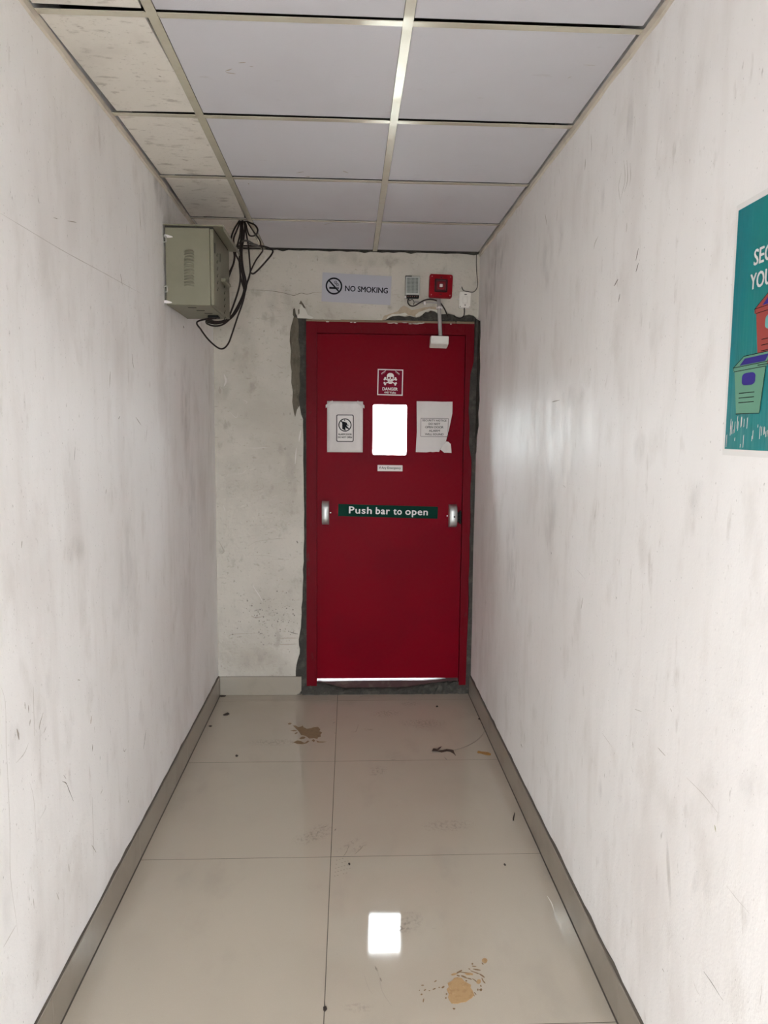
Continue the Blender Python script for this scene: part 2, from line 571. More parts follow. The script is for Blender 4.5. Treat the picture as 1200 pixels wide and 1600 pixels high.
mk('mortar_patch', poly(bmesh.new(), pxpoly('B', [
    (459, 494), (465, 497), (467, 510), (466, 530), (468.5, 548), (469, 566), (467.5, 585), (469, 603), (466.5, 622), (468, 634), (464.5, 642),
    (461, 652), (458, 645), (455, 625), (454, 598), (453, 570), (451.5, 540), (452, 515), (456, 500)]), D + 0.005, D + 0.014), M_BROWNCEM, wall_back)
mk('peeled_paint', poly(bmesh.new(), pxpoly('B', [
    (596, 501), (600, 493.5), (612, 489.5), (622, 486), (626, 480.5), (631, 477.5), (637, 480), (643, 484.5), (652, 483), (664, 480), (676, 479),
    (686, 480.5), (686, 486), (680, 486), (673, 484.4), (665, 486.6), (660, 491), (651, 495.2), (640, 492.6), (633, 494), (624, 492.3), (613, 493.4), (603, 498.8)]),
    D - 0.0006, D + 0.004), M_TAN, wall_back)
for pts in ([(603, 499.4), (606, 494.5), (613, 490.8), (624, 490.6), (633, 488.6), (637, 491.6), (633, 494.2), (624, 492.8), (613, 493.8)],
            [(650, 496), (649, 492), (655, 487.5), (664, 484.5), (670, 482.3), (684, 484.3), (684.5, 489.8), (680, 486.6), (673, 484.7), (665, 487), (660, 491.6)],
            [(464.5, 496.5), (466, 491), (468.5, 488), (468, 482), (471.5, 476.5), (475, 481), (478, 485), (481, 492), (484, 493.5), (490, 496), (486, 498.3), (477, 497.2)]):
    mk('plaster_flake', poly(bmesh.new(), pxpoly('B', pts), D - 0.0022, D + 0.004), M_PLASTER, wall_back)
for pts in ([(467.5, 475), (470, 469.5), (474, 475), (478, 482), (474.5, 481), (471, 475.5)], [(458, 483), (461, 481.5), (462, 490), (459.5, 496), (457.5, 492)],
            [(465.8, 484), (467.6, 483), (467.8, 490), (466.4, 492)]):
    mk('chipped_hole', poly(bmesh.new(), pxpoly('B', pts), D - 0.0026, D + 0.004), M_BROWNCEM, wall_back)

# cement smeared between the right jamb and the right wall
rp = [(743.5, 499), (742, 520), (741.5, 545), (740, 565), (735, 585), (733.5, 610), (732, 640), (733.5, 668), (732.5, 695), (736, 715), (737.2, 735), (734.8, 760),
      (734.5, 790), (735.5, 815), (733.2, 840), (734.2, 870), (731.8, 905), (732.6, 940), (730.6, 975), (729.2, 1010), (728.2, 1045), (727, 1076)]
op = pxpoly('B', rp) + [(WR, -0.01)]
for z in [0.10 + 0.11 * i for i in range(18)]:
    op.append((WR, z))
op.append((WR, 2.175))
bm = poly(bmesh.new(), op, D - 0.014, D + 0.02)
for v in bm.verts:
    if v.co.y < D:
        v.co.y += random.uniform(-0.006, 0.010)
mk('cement_smear', bm, M_CEMENT, wall_back)
pts_ = [(p.y, p.z) for p in (on('R', *e) for e in [(750.5, 501), (751, 520), (750, 545), (750.5, 575), (749, 600), (749.5, 625), (747.5, 645), (748, 665), (745.5, 682), (744.5, 705), (742.5, 715)])]
pts_ += [(D, 1.42), (D, 1.75), (D, 2.175)]
mk('cement_smear', poly(bmesh.new(), pts_, WR - 0.0045, WR + 0.002, lambda p, y: Vector((y, p[0], p[1]))), M_CEMENT, wall_right)

# unseen end wall, added with a narrow opening to limit the rear daylight
bm = bmesh.new()
for x0_, x1_, z0_, z1_ in ((WL - 0.15, RX0, -0.14, TOP), (RX1, WR + 0.15, -0.14, TOP), (RX0, RX1, RZ1, TOP)):
    box(bm, x0_, x1_, REAR - 0.10, REAR, z0_, z1_)
struct(mk('wall_light_limit', bm, M_WALL))

# ceiling: near-black slab for the shade in the void, grid and loose tiles
ceiling = struct(mk('ceiling', B(WL - 0.15, WR + 0.15, REAR, D + 0.20, CH + 0.10, TOP + 0.05), M_PLENUM))
cy_ = [D, CY4]
while cy_[-1] > REAR + 0.02:
    cy_.append(max(cy_[-1] - CP, REAR))
tw = 0.0125
for xx in (TX1, TX2):
    bm = B(xx - tw, xx + tw, REAR, D, CH - 0.0015, CH + 0.0010)
    mk('main_tee', bm, M_TEE, ceiling)
cols = ((WL, TX1), (TX1, TX2), (TX2, WR))
cm = {}
for i in range(1, len(cy_) - 1):
    for j, (a, b) in enumerate(cols):
        w_ = b - a - 0.0255 if j == 1 else b - a - 0.0128
        x0_ = a + 0.0127 if j else a
        key = ('t', round(w_, 4))
        if key not in cm:
            bm = B(0, w_, -0.0115, 0.0115, -0.0008, 0.0012)
            o = mk('cross_tee', bm, M_TEE, ceiling, loc=(x0_, cy_[i], CH))
            cm[key] = o.data
        else:
            o = inst('cross_tee', cm[key], ceiling, (x0_, cy_[i], CH))
for i in range(len(cy_) - 1):
    y1_, y0_ = cy_[i], cy_[i + 1]
    for j, (a, b) in enumerate(cols):
        x0_, x1_ = a + (0.0135 if j else 0.015), b - (0.0135 if j < 2 else 0.013)
        w_, d_ = x1_ - x0_, y1_ - y0_ - 0.036 - (0.0, 0.003, 0.006)[(i * 2 + j) % 3]
        key = ('c', j, round(w_, 4), round(d_, 4))
        if key not in cm:
            o = mk('ceiling_tile', box(bmesh.new(), -w_ / 2, w_ / 2, -d_ / 2, d_ / 2, 0, 0.010, 0.0006), M_CTILE2 if j == 0 else M_CTILE, ceiling)
            cm[key] = o.data
        else:
            o = inst('ceiling_tile', cm[key], ceiling)
        o.location = ((x0_ + x1_) / 2, (y0_ + y1_) / 2 - 0.0050 - (0.0, 0.0015, 0.003)[(i * 2 + j) % 3], CH + 0.0005)
        rz = random.uniform(-1, 1) * 0.0012
        if j == 0 and i == 3:
            rz = -0.030
            o.location.y -= 0.004
        if j == 0 and i in (1, 4):
            rz = 0.022
        o.rotation_euler = (random.uniform(-1, 1) * 0.002, random.uniform(-1, 1) * 0.001, rz)


def edge_trim(name, x, s, amp):
    bm = bmesh.new()
    n = 70
    rows = []
    for i in range(n + 1):
        y = REAR + (D - REAR) * i / n
        zl = CH - 0.024 + random.uniform(-1, 1) * amp
        rows.append([bm.verts.new(p) for p in ((x, y, CH - 0.001), (x + s * 0.006, y, CH - 0.001), (x + s * 0.005, y, zl + 0.006), (x, y, zl))])
    for a, b in zip(rows, rows[1:]):
        for q in range(3):
            bm.faces.new((a[q], b[q], b[q + 1], a[q + 1]))
    bm.faces.new(rows[0])
    bm.faces.new(rows[-1])
    return struct(mk(name, bm, M_ANGLE))


edge_trim('trim_1', WL, 1, 0.003)
edge_trim('trim_2', WR, -1, 0.004)

# skirting, one tile after another
SK = 0.113


def skirting(name, x, s, ys):
    root = struct(mk(name, B(min(x, x + s * 0.004), max(x, x + s * 0.004), REAR, D, 0.0, SK - 0.004), M_GROUT))
    for a, b in zip(ys, ys[1:]):
        o = mk('skirting_tile', box(bmesh.new(), min(0, s * 0.010), max(0, s * 0.010), b + 0.0009, a - 0.0009, 0.0045, SK + random.uniform(-0.0015, 0.0015)),
               M_SKIRT, root, loc=(x, 0, 0))
        o.rotation_euler = (0, s * random.uniform(0, 0.006), 0)
    bm = bmesh.new()                                         # ragged dark joint along the top
    n, prev = 90, None
    for i in range(n + 1):
        y = REAR + (ys[0] - REAR) * i / n
        zt = SK + random.choice((0.002, 0.003, 0.004, 0.005, 0.009))
        cur = [bm.verts.new(p) for p in ((x + s * 0.0015, y, zt), (x + s * 0.0065, y, SK + 0.0012), (x + s * 0.0065, y, SK - 0.004), (x + s * 0.0002, y, zt))]
        if prev:
            for q in range(4):
                bm.faces.new((prev[q], cur[q], cur[(q + 1) % 4], prev[(q + 1) % 4]))
        prev = cur
    mk('joint_strip', bm, M_GROUT, root)
    return root


skirting('baseboard_left', WL, 1, [D - 0.001] + fy[1:])
skirting('baseboard_right', WR, -1, [D - 0.02] + fy[1:])
bb = struct(mk('baseboard_back', B(WL + 0.012, -0.278, D - 0.003, D + 0.004, 0.0, SK - 0.006), M_GROUT))
mk('skirting_tile', poly(bmesh.new(), [(WL + 0.0115, 0.0012), (-0.302, 0.0012), (-0.296, 0.007), (-0.286, 0.009), (-0.279, 0.020), (-0.273, 0.024),
                                       (-0.2725, SK - 0.002), (WL + 0.0115, SK)], D - 0.011, D - 0.002), M_SKIRT, bb)

# outside: landing behind the door, unseen ground added to block the sky from below
struct(mk('landing_slab', B(-1.6, 2.4, D + 0.135, D + 3.0, -0.12, 0.055), M_LANDING))
struct(mk('ground', B(-30, 30, -30, 30, -0.30, -0.15), M_GROUND))

# ------------------------------------------------------------------ door
door = struct(thing('door_1', 'x', 'x', ((FXL + FXR) / 2, D, 0)))
for kx in ('label', 'category'):
    del door[kx]
door['label'] = 'red fire exit door with a small bright window at the corridor end'
DX = (FXL + FXR) / 2


def dpart(name, bm, material, parent=door, smooth=False):
    """a part given in place; its parent chain sits at the door's base"""
    bmesh.ops.translate(bm, verts=bm.verts[:], vec=(-DX, -D, 0))
    return mk(name, bm, material, parent, smooth)


JL, JR, HZ = -0.183, 0.659, 2.094


def jamb(x0_, x1_, s):
    bm = bmesh.new()
    # s: side of the opening; front face with a rounded rebate lip
    prof = [(x0_, D - 0.004), (x1_, D - 0.004), (x1_, YL + 0.004), (x1_ + s * 0.012, YL + 0.004), (x1_ + s * 0.012, D + 0.11), (x0_, D + 0.11)]
    a = [bm.verts.new((p[0], p[1], 0.052)) for p in prof]
    b = [bm.verts.new((p[0], p[1], FZT)) for p in prof]
    n = len(prof)
    fs = [bm.faces.new(a), bm.faces.new(b)]
    for i in range(n):
        bm.faces.new((a[i], a[(i + 1) % n], b[(i + 1) % n], b[i]))
    bmesh.ops.triangulate(bm, faces=fs)
    return bm


dpart('frame_jamb', jamb(FXL, JL, -1), M_REDFR)
dpart('frame_jamb', jamb(FXR, JR, 1), M_REDFR)
bm = B(JL, JR, D - 0.004, YL + 0.004, HZ, FZT, 0.0015)
box(bm, JL - 0.01, JR + 0.01, YL + 0.004, D + 0.11, HZ + 0.012, FZT)
dpart('frame_head', bm, M_REDFR)
bm = bmesh.new()
for x0_, x1_, dz in ((FXL, -0.05, -0.002), (-0.05, 0.60, 0.0), (0.603, FXR, 0.001)):
    box(bm, x0_, x1_, D - 0.003, D + 0.10, FZT - 0.001, FZT + 0.012 + dz, 0.001)
dpart('head_strip', bm, M_BRASS)
for q in range(14):                                          # bits of old white putty along the head strip
    x = random.choice((-0.14, -0.12, 0.02, 0.22, 0.25, 0.33, 0.38, 0.42, 0.58, 0.6)) + random.uniform(-0.02, 0.02)
    w_ = random.uniform(0.004, 0.018)
    dpart('putty_fleck', poly(bmesh.new(), ellipse(x, FZT - 0.002 + random.uniform(-0.003, 0.003), w_, random.uniform(0.0015, 0.003), 8), D - 0.0052, D - 0.003), M_PLASTER)

# leaf with the cut-out for the vision panel
LX0, LX1, LZ0, LZ1 = JL - 0.006, JR + 0.006, 0.086, HZ + 0.006
wtl, wbr = on('D', 583, 632), on('D', 635, 711)
WX0, WX1, WZ0, WZ1 = wtl.x, wbr.x, wbr.z, wtl.z


def plate_hole(x0_, x1_, z0_, z1_, hx0, hx1, hz0, hz1, y0_, y1_, r=0.0):
    bm = bmesh.new()
    xs, zs = (x0_, hx0, hx1, x1_), (z0_, hz0, hz1, z1_)
    V = {}
    for k_, y in enumerate((y0_, y1_)):
        for i, x in enumerate(xs):
            for j, z in enumerate(zs):
                V[k_, i, j] = bm.verts.new((x, y, z))
    for k_ in (0, 1):
        for i in range(3):
            for j in range(3):
                if (i, j) != (1, 1):
                    bm.faces.new((V[k_, i, j], V[k_, i + 1, j], V[k_, i + 1, j + 1], V[k_, i, j + 1]))
    for i in range(3):
        for j in (0, 3):
            bm.faces.new((V[0, i, j], V[0, i + 1, j], V[1, i + 1, j], V[1, i, j]))
            bm.faces.new((V[0, j, i], V[0, j, i + 1], V[1, j, i + 1], V[1, j, i]))
    for (a, b) in (((1, 1), (2, 1)), ((2, 1), (2, 2)), ((2, 2), (1, 2)), ((1, 2), (1, 1))):
        bm.faces.new((V[0, *a], V[0, *b], V[1, *b], V[1, *a]))
    return bm


leaf = dpart('door_leaf', plate_hole(LX0, LX1, LZ0, LZ1, WX0, WX1, WZ0, WZ1, YL, YL + 0.045), M_RED)
wf0, wf1 = on('D', 577, 626.5), on('D', 642, 717)
dpart('glazing_bead', ringp(bmesh.new(), rrect(wf0.x, wf1.x, wf1.z, wf0.z, 0.004), rrect(WX0, WX1, WZ0, WZ1, 0.012), YL - 0.004, YL + 0.004), M_RED, leaf)
dpart('window_pane', B(WX0 + 0.0005, WX1 - 0.0005, YL + 0.018, YL + 0.024, WZ0 + 0.0005, WZ1 - 0.0005), M_GLASS, leaf)


def end_cap(tl, br):
    a, b = on('D', *tl), on('D', *br)
    cx, cz, w_, h_ = (a.x + b.x) / 2, (a.z + b.z) / 2, b.x - a.x, a.z - b.z
    prof = []
    n = 18
    for i in range(n + 1):                                   # bowed face seen in the side profile
        t = -1 + 2 * i / n
        prof.append((YL - 0.050 * (1 - abs(t) ** 3.2) ** 0.5 - 0.004, cz + t * h_ / 2))
    bm = bmesh.new()
    rings = []
    for x, ins in ((cx - w_ / 2, 0.0035), (cx - w_ / 2 + 0.003, 0.0), (cx + w_ / 2 - 0.003, 0.0), (cx + w_ / 2, 0.0035)):
        rg = []
        for (y, z) in prof:
            rg.append(bm.verts.new((x, min(y + ins, YL), cz + (z - cz) * (1 - ins * 6))))
        rg.append(bm.verts.new((x, YL, prof[-1][1])))
        rg.append(bm.verts.new((x, YL, prof[0][1])))
        rings.append(rg)
    for p, q in zip(rings, rings[1:]):
        for i in range(len(p)):
            bm.faces.new((p[i], p[(i + 1) % len(p)], q[(i + 1) % len(p)], q[i]))
    bm.faces.new(rings[0])
    bm.faces.new(rings[-1])
    return bm, cx, cz


bm, cxl, czl = end_cap((503.2, 782.5), (514.3, 819.5))
dpart('push_bar_bracket', bm, M_SILVER, leaf, True)
bm, cxr, czr = end_cap((701, 788), (712.5, 823.5))
dpart('push_bar_bracket', bm, M_SILVER, leaf, True)
for px_ in ((516.5, 801), (698.8, 806)):
    a = on('D', *px_)
    dpart('screw', cyl(bmesh.new(), (a.x, YL - 0.001, a.z), (0, 1, 0), 0.0035, 0.004, 10), M_SILVER, leaf)
a = on('D', 708, 806)
dpart('lock_hole', cyl(bmesh.new(), (a.x, YL - 0.0535, a.z), (0, 1, 0), 0.0055, 0.004, 12), M_BLACK, leaf)
a, b = on('D', 713.5, 797), on('D', 719.2, 818)
bm = B(a.x, b.x - 0.008, YL - 0.030, YL, b.z + 0.012, a.z - 0.012, 0.003)
box(bm, b.x - 0.009, b.x, YL - 0.034, YL, b.z, a.z, 0.002)
cyl(bm, (a.x + 0.008, YL - 0.026, (a.z + b.z) / 2), (1, 0, 0), 0.010, 0.014, 12)
dpart('latch', bm, M_BLACK, leaf)
# worn threshold under the leaf
dpart('threshold', poly(bmesh.new(), [(FXL + 0.055, 0.0), (FXL + 0.055, 0.071), (-0.165, 0.072), (-0.150, 0.070), (-0.12, 0.069), (-0.085, 0.070), (0.0, 0.0705), (0.25, 0.072),
                                      (0.45, 0.0715), (0.56, 0.078), (0.60, 0.085), (JR + 0.006, 0.084), (JR + 0.006, 0.0)], D + 0.026, D + 0.125), M_SILL)
# lumpy cement step below it
bm = bmesh.new()
nx, rows = 64, []
for i in range(nx + 1):
    x = -0.268 + (WR - 0.0005 + 0.268) * i / nx
    rough = 0.002 + (0.007 if x > 0.30 else 0.0025) * random.random()
    top = 0.030 + (0.034 if x < -0.03 else 0.0) * min(1, max(0, (-0.03 - x) / 0.12)) + (0.038 if x > 0.33 else 0.0) * min(1, max(0, (x - 0.33) / 0.25))
    rows.append([bm.verts.new(p) for p in (
        (x, D - 0.010 + random.uniform(-1, 1) * rough * 0.7, 0.0),
        (x, D - 0.009 + random.uniform(-1, 1) * rough, top * 0.35),
        (x, D - 0.005 + random.uniform(-1, 1) * rough, top * 0.75 + random.uniform(-1, 1) * rough),
        (x, D + 0.006 + random.uniform(-1, 1) * rough, top + random.uniform(-1, 1) * rough),
        (x, D + 0.028, top + random.uniform(-1, 1) * rough * 0.6), (x, D + 0.028, 0.0))])
for a, b in zip(rows, rows[1:]):
    for q in range(5):
        bm.faces.new((a[q], b[q], b[q + 1], a[q + 1]))
bm.faces.new(rows[0])
bm.faces.new(rows[-1])
mk('cement_step', bm, M_CEMENT, wall_back)

# ------------------------------------------------------------------ signs


def sign_thing(name, label, cat, pl, corners, lift=0.0, group=None):
    ctr, w_, h_, tilt = place(pl, *corners)
    ctr.y -= lift
    return thing(name, label, cat, ctr, (0, tilt, 0), group), w_, h_


# no smoking board
t, w_, h_ = sign_thing('no_smoking_sign', 'silver grey NO SMOKING board hung slightly crooked above the red door', 'sign', 'B',
                       ((503.6, 425.8), (611.5, 432), (610.3, 477), (502.6, 471)), 0.0005)
mk('board', B(-w_ / 2, w_ / 2, -0.004, 0, -h_ / 2, h_ / 2, 0.001), M_SIGNGREY, t)
cx, cz, R_ = -w_ / 2 + 0.0665, 0.008, 0.0465
bm = ringp(bmesh.new(), ellipse(cx, cz, R_, R_, 36), ellipse(cx, cz, R_ - 0.0085, R_ - 0.0085, 36), -0.0052, -0.0042)
s45 = math.sqrt(0.5)
rr, hw = R_ - 0.004, 0.004
poly(bm, [(cx - rr * s45 - hw * s45, cz + rr * s45 - hw * s45), (cx - rr * s45 + hw * s45, cz + rr * s45 + hw * s45),
          (cx + rr * s45 + hw * s45, cz - rr * s45 + hw * s45), (cx + rr * s45 - hw * s45, cz - rr * s45 - hw * s45)], -0.0052, -0.0042)
sym = mk('prohibition_ring', bm, M_INK, t)
bm = poly(bmesh.new(), [(cx - 0.026, cz - 0.016), (cx + 0.012, cz - 0.016), (cx + 0.012, cz - 0.0055), (cx - 0.026, cz - 0.0055)], -0.0048, -0.0042)
poly(bm, [(cx + 0.014, cz - 0.016), (cx + 0.0185, cz - 0.016), (cx + 0.0185, cz - 0.0055), (cx + 0.014, cz - 0.0055)], -0.0048, -0.0042)
poly(bm, [(cx + 0.0205, cz - 0.016), (cx + 0.0265, cz - 0.016), (cx + 0.0265, cz - 0.0055), (cx + 0.0205, cz - 0.0055)], -0.0048, -0.0042)
mk('cigarette', bm, M_INK, t)


def stroke(bm, pts, w, y, sub=5):
    P = smooth_path([Vector((p[0], 0, p[1])) for p in pts], sub)
    pr = []
    for i, p in enumerate(P):
        d = (P[min(i + 1, len(P) - 1)] - P[max(i - 1, 0)]).normalized()
        n = Vector((-d.z, 0, d.x)) * w / 2
        pr.append((bm.verts.new((p.x + n.x, y, p.z + n.z)), bm.verts.new((p.x - n.x, y, p.z - n.z))))
    for a, b in zip(pr, pr[1:]):
        bm.faces.new((a[0], a[1], b[1], b[0]))
    return bm


bm = stroke(bmesh.new(), [(cx + 0.004, cz + 0.027), (cx + 0.001, cz + 0.020), (cx + 0.006, cz + 0.013), (cx + 0.013, cz + 0.009), (cx + 0.016, cz + 0.0)], 0.0028, -0.0049)
stroke(bm, [(cx + 0.006, cz + 0.028), (cx + 0.013, cz + 0.026), (cx + 0.014, cz + 0.019), (cx + 0.022, cz + 0.013), (cx + 0.026, cz + 0.008), (cx + 0.024, cz + 0.0)], 0.0028, -0.0049)
stroke(bm, [(cx + 0.009, cz + 0.023), (cx + 0.010, cz + 0.016), (cx + 0.017, cz + 0.011), (cx + 0.020, cz + 0.002)], 0.0022, -0.0049)
ink('smoke_wisp', bm, M_INK, t)
ink('lettering', text_bm('NO SMOKING', 0.238, 0.030, 0.028, x=0.0555, z=-0.001, y=-0.0046), M_INK, t)

# danger sign
t, w_, h_ = sign_thing('danger_sign', 'small crimson DANGER 440 Volts sign with skull and crossbones above the door window', 'sign', 'D',
                       ((590.4, 576.5), (630.3, 577.6), (628.8, 618.3), (589.2, 617.3)), 0.0004)
mk('plate', B(-w_ / 2, w_ / 2, -0.0015, 0, -h_ / 2, h_ / 2), M_SIGNRED, t)
bm = ringp(bmesh.new(), rrect(-w_ / 2, w_ / 2, -h_ / 2, h_ / 2, 0.0005, 1), rrect(-w_ / 2 + 0.0055, w_ / 2 - 0.0055, -h_ / 2 + 0.0055, h_ / 2 - 0.0055, 0.0005, 1), -0.0022, -0.0015)
mk('border', bm, M_SIGNWHITE, t)
sk = (0.0, 0.026)
bm = poly(bmesh.new(), [(sk[0] + x, sk[1] + z) for x, z in (
    (-0.0205, 0.006), (-0.0195, 0.015), (-0.014, 0.0225), (-0.006, 0.0265), (0.006, 0.0265), (0.014, 0.0225), (0.0195, 0.015), (0.0205, 0.006),
    (0.019, -0.003), (0.0145, -0.010), (0.0135, -0.017), (0.0125, -0.029), (0.007, -0.0345), (-0.007, -0.0345), (-0.0125, -0.029), (-0.0135, -0.017), (-0.0145, -0.010), (-0.019, -0.003))],
    -0.0030, -0.0022)
mk('skull', bm, M_SIGNWHITE, t)
bm = poly(bmesh.new(), ellipse(-0.0085, sk[1] - 0.001, 0.0058, 0.006, 14), -0.0036, -0.0031)
poly(bm, ellipse(0.0085, sk[1] - 0.001, 0.0058, 0.006, 14), -0.0036, -0.0031)
poly(bm, [(0, sk[1] - 0.007), (0.0032, sk[1] - 0.0135), (-0.0032, sk[1] - 0.0135)], -0.0036, -0.0031)
poly(bm, [(-0.010, sk[1] - 0.0195), (0.010, sk[1] - 0.0195), (0.009, sk[1] - 0.0212), (-0.009, sk[1] - 0.0212)], -0.0036, -0.0031)
mk('skull_socket', bm, M_SIGNRED, t)
for s in (-1, 1):
    bm = bmesh.new()
    p0, p1 = Vector((-0.031 * s, 0, sk[1] - 0.006)), Vector((0.031 * s, 0, sk[1] - 0.034))
    d = (p1 - p0).normalized()
    n = Vector((-d.z, 0, d.x)) * 0.0030
    poly(bm, [((p0 + n).x, (p0 + n).z), ((p0 - n).x, (p0 - n).z), ((p1 - n).x, (p1 - n).z), ((p1 + n).x, (p1 + n).z)], -0.0026, -0.0022)
    for p in (p0, p1):
        for q in (-1, 1):
            c = p + n * 1.5 * q
            poly(bm, ellipse(c.x, c.z, 0.0056, 0.0056, 12), -0.0027, -0.0023)
    mk('crossbone', bm, M_SIGNWHITE, t)
ink('lettering', text_bm('DANGER', 0.086, 0.0165, 0.035, z=-0.0375, y=-0.0024), M_SIGNWHITE, t)
ink('lettering', text_bm('440 Volts', 0.066, 0.0115, 0.030, z=-0.0575, y=-0.0024), M_SIGNWHITE, t)
for s in (-1, 1):                                            # illegible slanted script in the two upper corners
    bm = bmesh.new()
    for q in range(4):
        a0, b0 = s * (0.030 + 0.0058 * q), 0.064 - 0.0042 * q
        stroke(bm, [(a0, b0 - 0.008), (a0 + s * 0.003, b0 - 0.004), (a0 + s * 0.001, b0)], 0.0022, -0.0024, 3)
    stroke(bm, [(s * 0.027, 0.0655), (s * 0.052, 0.0485)], 0.0022, -0.0024, 2)
    ink('script_mark', bm, M_SIGNWHITE, t)

# alarm door notice
t, w_, h_ = sign_thing('alarm_door_notice', 'white paper notice with no-entry pictogram taped left of the door window', 'notice', 'D',
                       ((511, 626.8), (567, 627.3), (566.8, 706.8), (511.3, 706.3)), 0.0006)


def sheet(outline_f, nx_, nz_, w, h, bend, y=-0.0012):
    bm = bmesh.new()
    V = [[bm.verts.new((-w / 2 + w * i / nx_, y - bend(i / nx_, j / nz_), -h / 2 + h * j / nz_)) for j in range(nz_ + 1)] for i in range(nx_ + 1)]
    for i in range(nx_):
        for j in range(nz_):
            bm.faces.new((V[i][j], V[i + 1][j], V[i + 1][j + 1], V[i][j + 1]))
    fs = bm.faces[:]
    bmesh.ops.recalc_face_normals(bm, faces=fs)
    bmesh.ops.solidify(bm, geom=fs, thickness=0.0004)
    return bm


mk('sheet', sheet(None, 10, 14, w_, h_, lambda u, v: 0.006 * max(0, v - 0.93) / 0.07 * (0.4 + 0.6 * (u > 0.75)) + 0.004 * max(0, u - 0.9) / 0.1), M_PAPER, t, True)
for sx in (-1, 1):                                           # clear tape corners
    mk('tape', poly(bmesh.new(), [(sx * (w_ / 2 + 0.008), h_ / 2 - 0.040), (sx * (w_ / 2 + 0.008), h_ / 2 - 0.022), (sx * (w_ / 2 - 0.030), h_ / 2 + 0.004), (sx * (w_ / 2 - 0.038), h_ / 2 - 0.008)], -0.0084, -0.0080),
       mat('clear_tape', (0.47, 0.43, 0.415), 0.5, spec=0.15), t)
pw, ph, pz = 0.100, 0.156, -0.008
mk('printed_panel', poly(bmesh.new(), rrect(-pw / 2 + 0.002, pw / 2 - 0.002, pz - ph / 2, pz + ph / 2, 0.008), -0.0024, -0.0018), M_PRINTPAPER, t)
mk('panel_border', ringp(bmesh.new(), rrect(-pw / 2, pw / 2, pz - ph / 2, pz + ph / 2, 0.010), rrect(-pw / 2 + 0.0052, pw / 2 - 0.0052, pz - ph / 2 + 0.0052, pz + ph / 2 - 0.0052, 0.006), -0.0030, -0.0018), M_GREYINK, t)
cx, cz, R_ = 0.0, pz + 0.0185, 0.0375
bm = ringp(bmesh.new(), ellipse(cx, cz, R_, R_, 32), ellipse(cx, cz, R_ - 0.0055, R_ - 0.0055, 32), -0.0031, -0.0024)
hw, rr = 0.003, R_ - 0.003
poly(bm, [(cx - rr * s45 - hw * s45, cz + rr * s45 - hw * s45), (cx - rr * s45 + hw * s45, cz + rr * s45 + hw * s45),
          (cx + rr * s45 + hw * s45, cz - rr * s45 + hw * s45), (cx + rr * s45 - hw * s45, cz - rr * s45 - hw * s45)], -0.0031, -0.0024)
mk('prohibition_ring', bm, M_INK, t)
bm = poly(bmesh.new(), [(-0.016, cz + 0.020), (0.003, cz + 0.017), (0.003, cz - 0.032), (-0.016, cz - 0.022)], -0.0029, -0.0024)       # the open door
poly(bm, ellipse(-0.002, cz + 0.0275, 0.0035, 0.0035, 10), -0.0029, -0.0024)
poly(bm, [(0.002, cz + 0.015), (0.011, cz + 0.013), (0.012, cz + 0.004), (0.021, cz - 0.001), (0.020, cz - 0.004), (0.009, cz - 0.001), (0.010, cz - 0.009),
          (0.017, cz - 0.020), (0.012, cz - 0.022), (0.002, cz - 0.012)], -0.0029, -0.0024)
mk('pictogram', bm, M_INK, t)
ink('lettering', text_bm('ALARM DOOR', 0.077, 0.0098, 0.045, z=pz - 0.0345, y=-0.0027), M_INK, t)
ink('lettering', text_bm('DO NOT OPEN', 0.081, 0.0098, 0.045, z=pz - 0.0515, y=-0.0027), M_INK, t)

# security notice, torn sheet
ctr = on('D', 678.5, 667.5)
t = thing('security_notice', 'torn white paper SECURITY NOTICE taped right of the door window', 'notice', (ctr.x, YL - 0.0006, ctr.z))


def crop(px_):                                               # 15x zoomed crop [640..720, 615..715] to local x, z
    p = on('D', 640 + px_[0] / 15.0, 615 + px_[1] / 15.0)
    return (p.x - ctr.x, p.z - ctr.z)


torn = [crop(p) for p in ((165, 180), (480, 182), (760, 192), (1005, 190), (1003, 320), (1000, 460), (960, 660), (915, 870), (880, 1000), (850, 1120), (720, 1290), (690, 1365), (620, 1362),
                          (540, 1372), (480, 1362), (400, 1376), (145, 1370), (158, 1100), (170, 900), (166, 400))]
mk('sheet', poly(bmesh.new(), torn, -0.0018, -0.0010), M_PAPER, t)
flap = [crop(p) for p in ((850, 1120), (900, 1130), (955, 1180), (965, 1290), (970, 1390), (890, 1384), (810, 1385), (760, 1345), (715, 1305), (770, 1220))]
bm = poly(bmesh.new(), flap, -0.0026, -0.0018)
fx0 = min(p[0] for p in flap)
for v in bm.verts:
    v.co.y -= max(0, v.co.x - fx0) * 0.28
mk('torn_flap', bm, M_PAPER, t)
a, b = crop((262, 570)), crop((900, 1015))
mk('print_border', ringp(bmesh.new(), rrect(a[0], b[0], b[1], a[1], 0.002, 2), rrect(a[0] + 0.0022, b[0] - 0.0022, b[1] + 0.0022, a[1] - 0.0022, 0.001, 2), -0.0024, -0.0018), M_GREYINK, t)
for s, x0_, x1_, y0_, y1_ in (('SECURITY NOTICE', 298, 862, 605, 655), ('DO NOT', 445, 712, 685, 738), ('OPEN DOOR', 365, 792, 760, 815), ('ALARM', 452, 705, 845, 895), ('WILL SOUND', 358, 795, 928, 978)):
    a, b = crop((x0_, y0_)), crop((x1_, y1_))
    ink('lettering', text_bm(s, b[0] - a[0], (a[1] - b[1]), 0.022, x=(a[0] + b[0]) / 2, z=(a[1] + b[1]) / 2, y=-0.0022), M_INK, t)

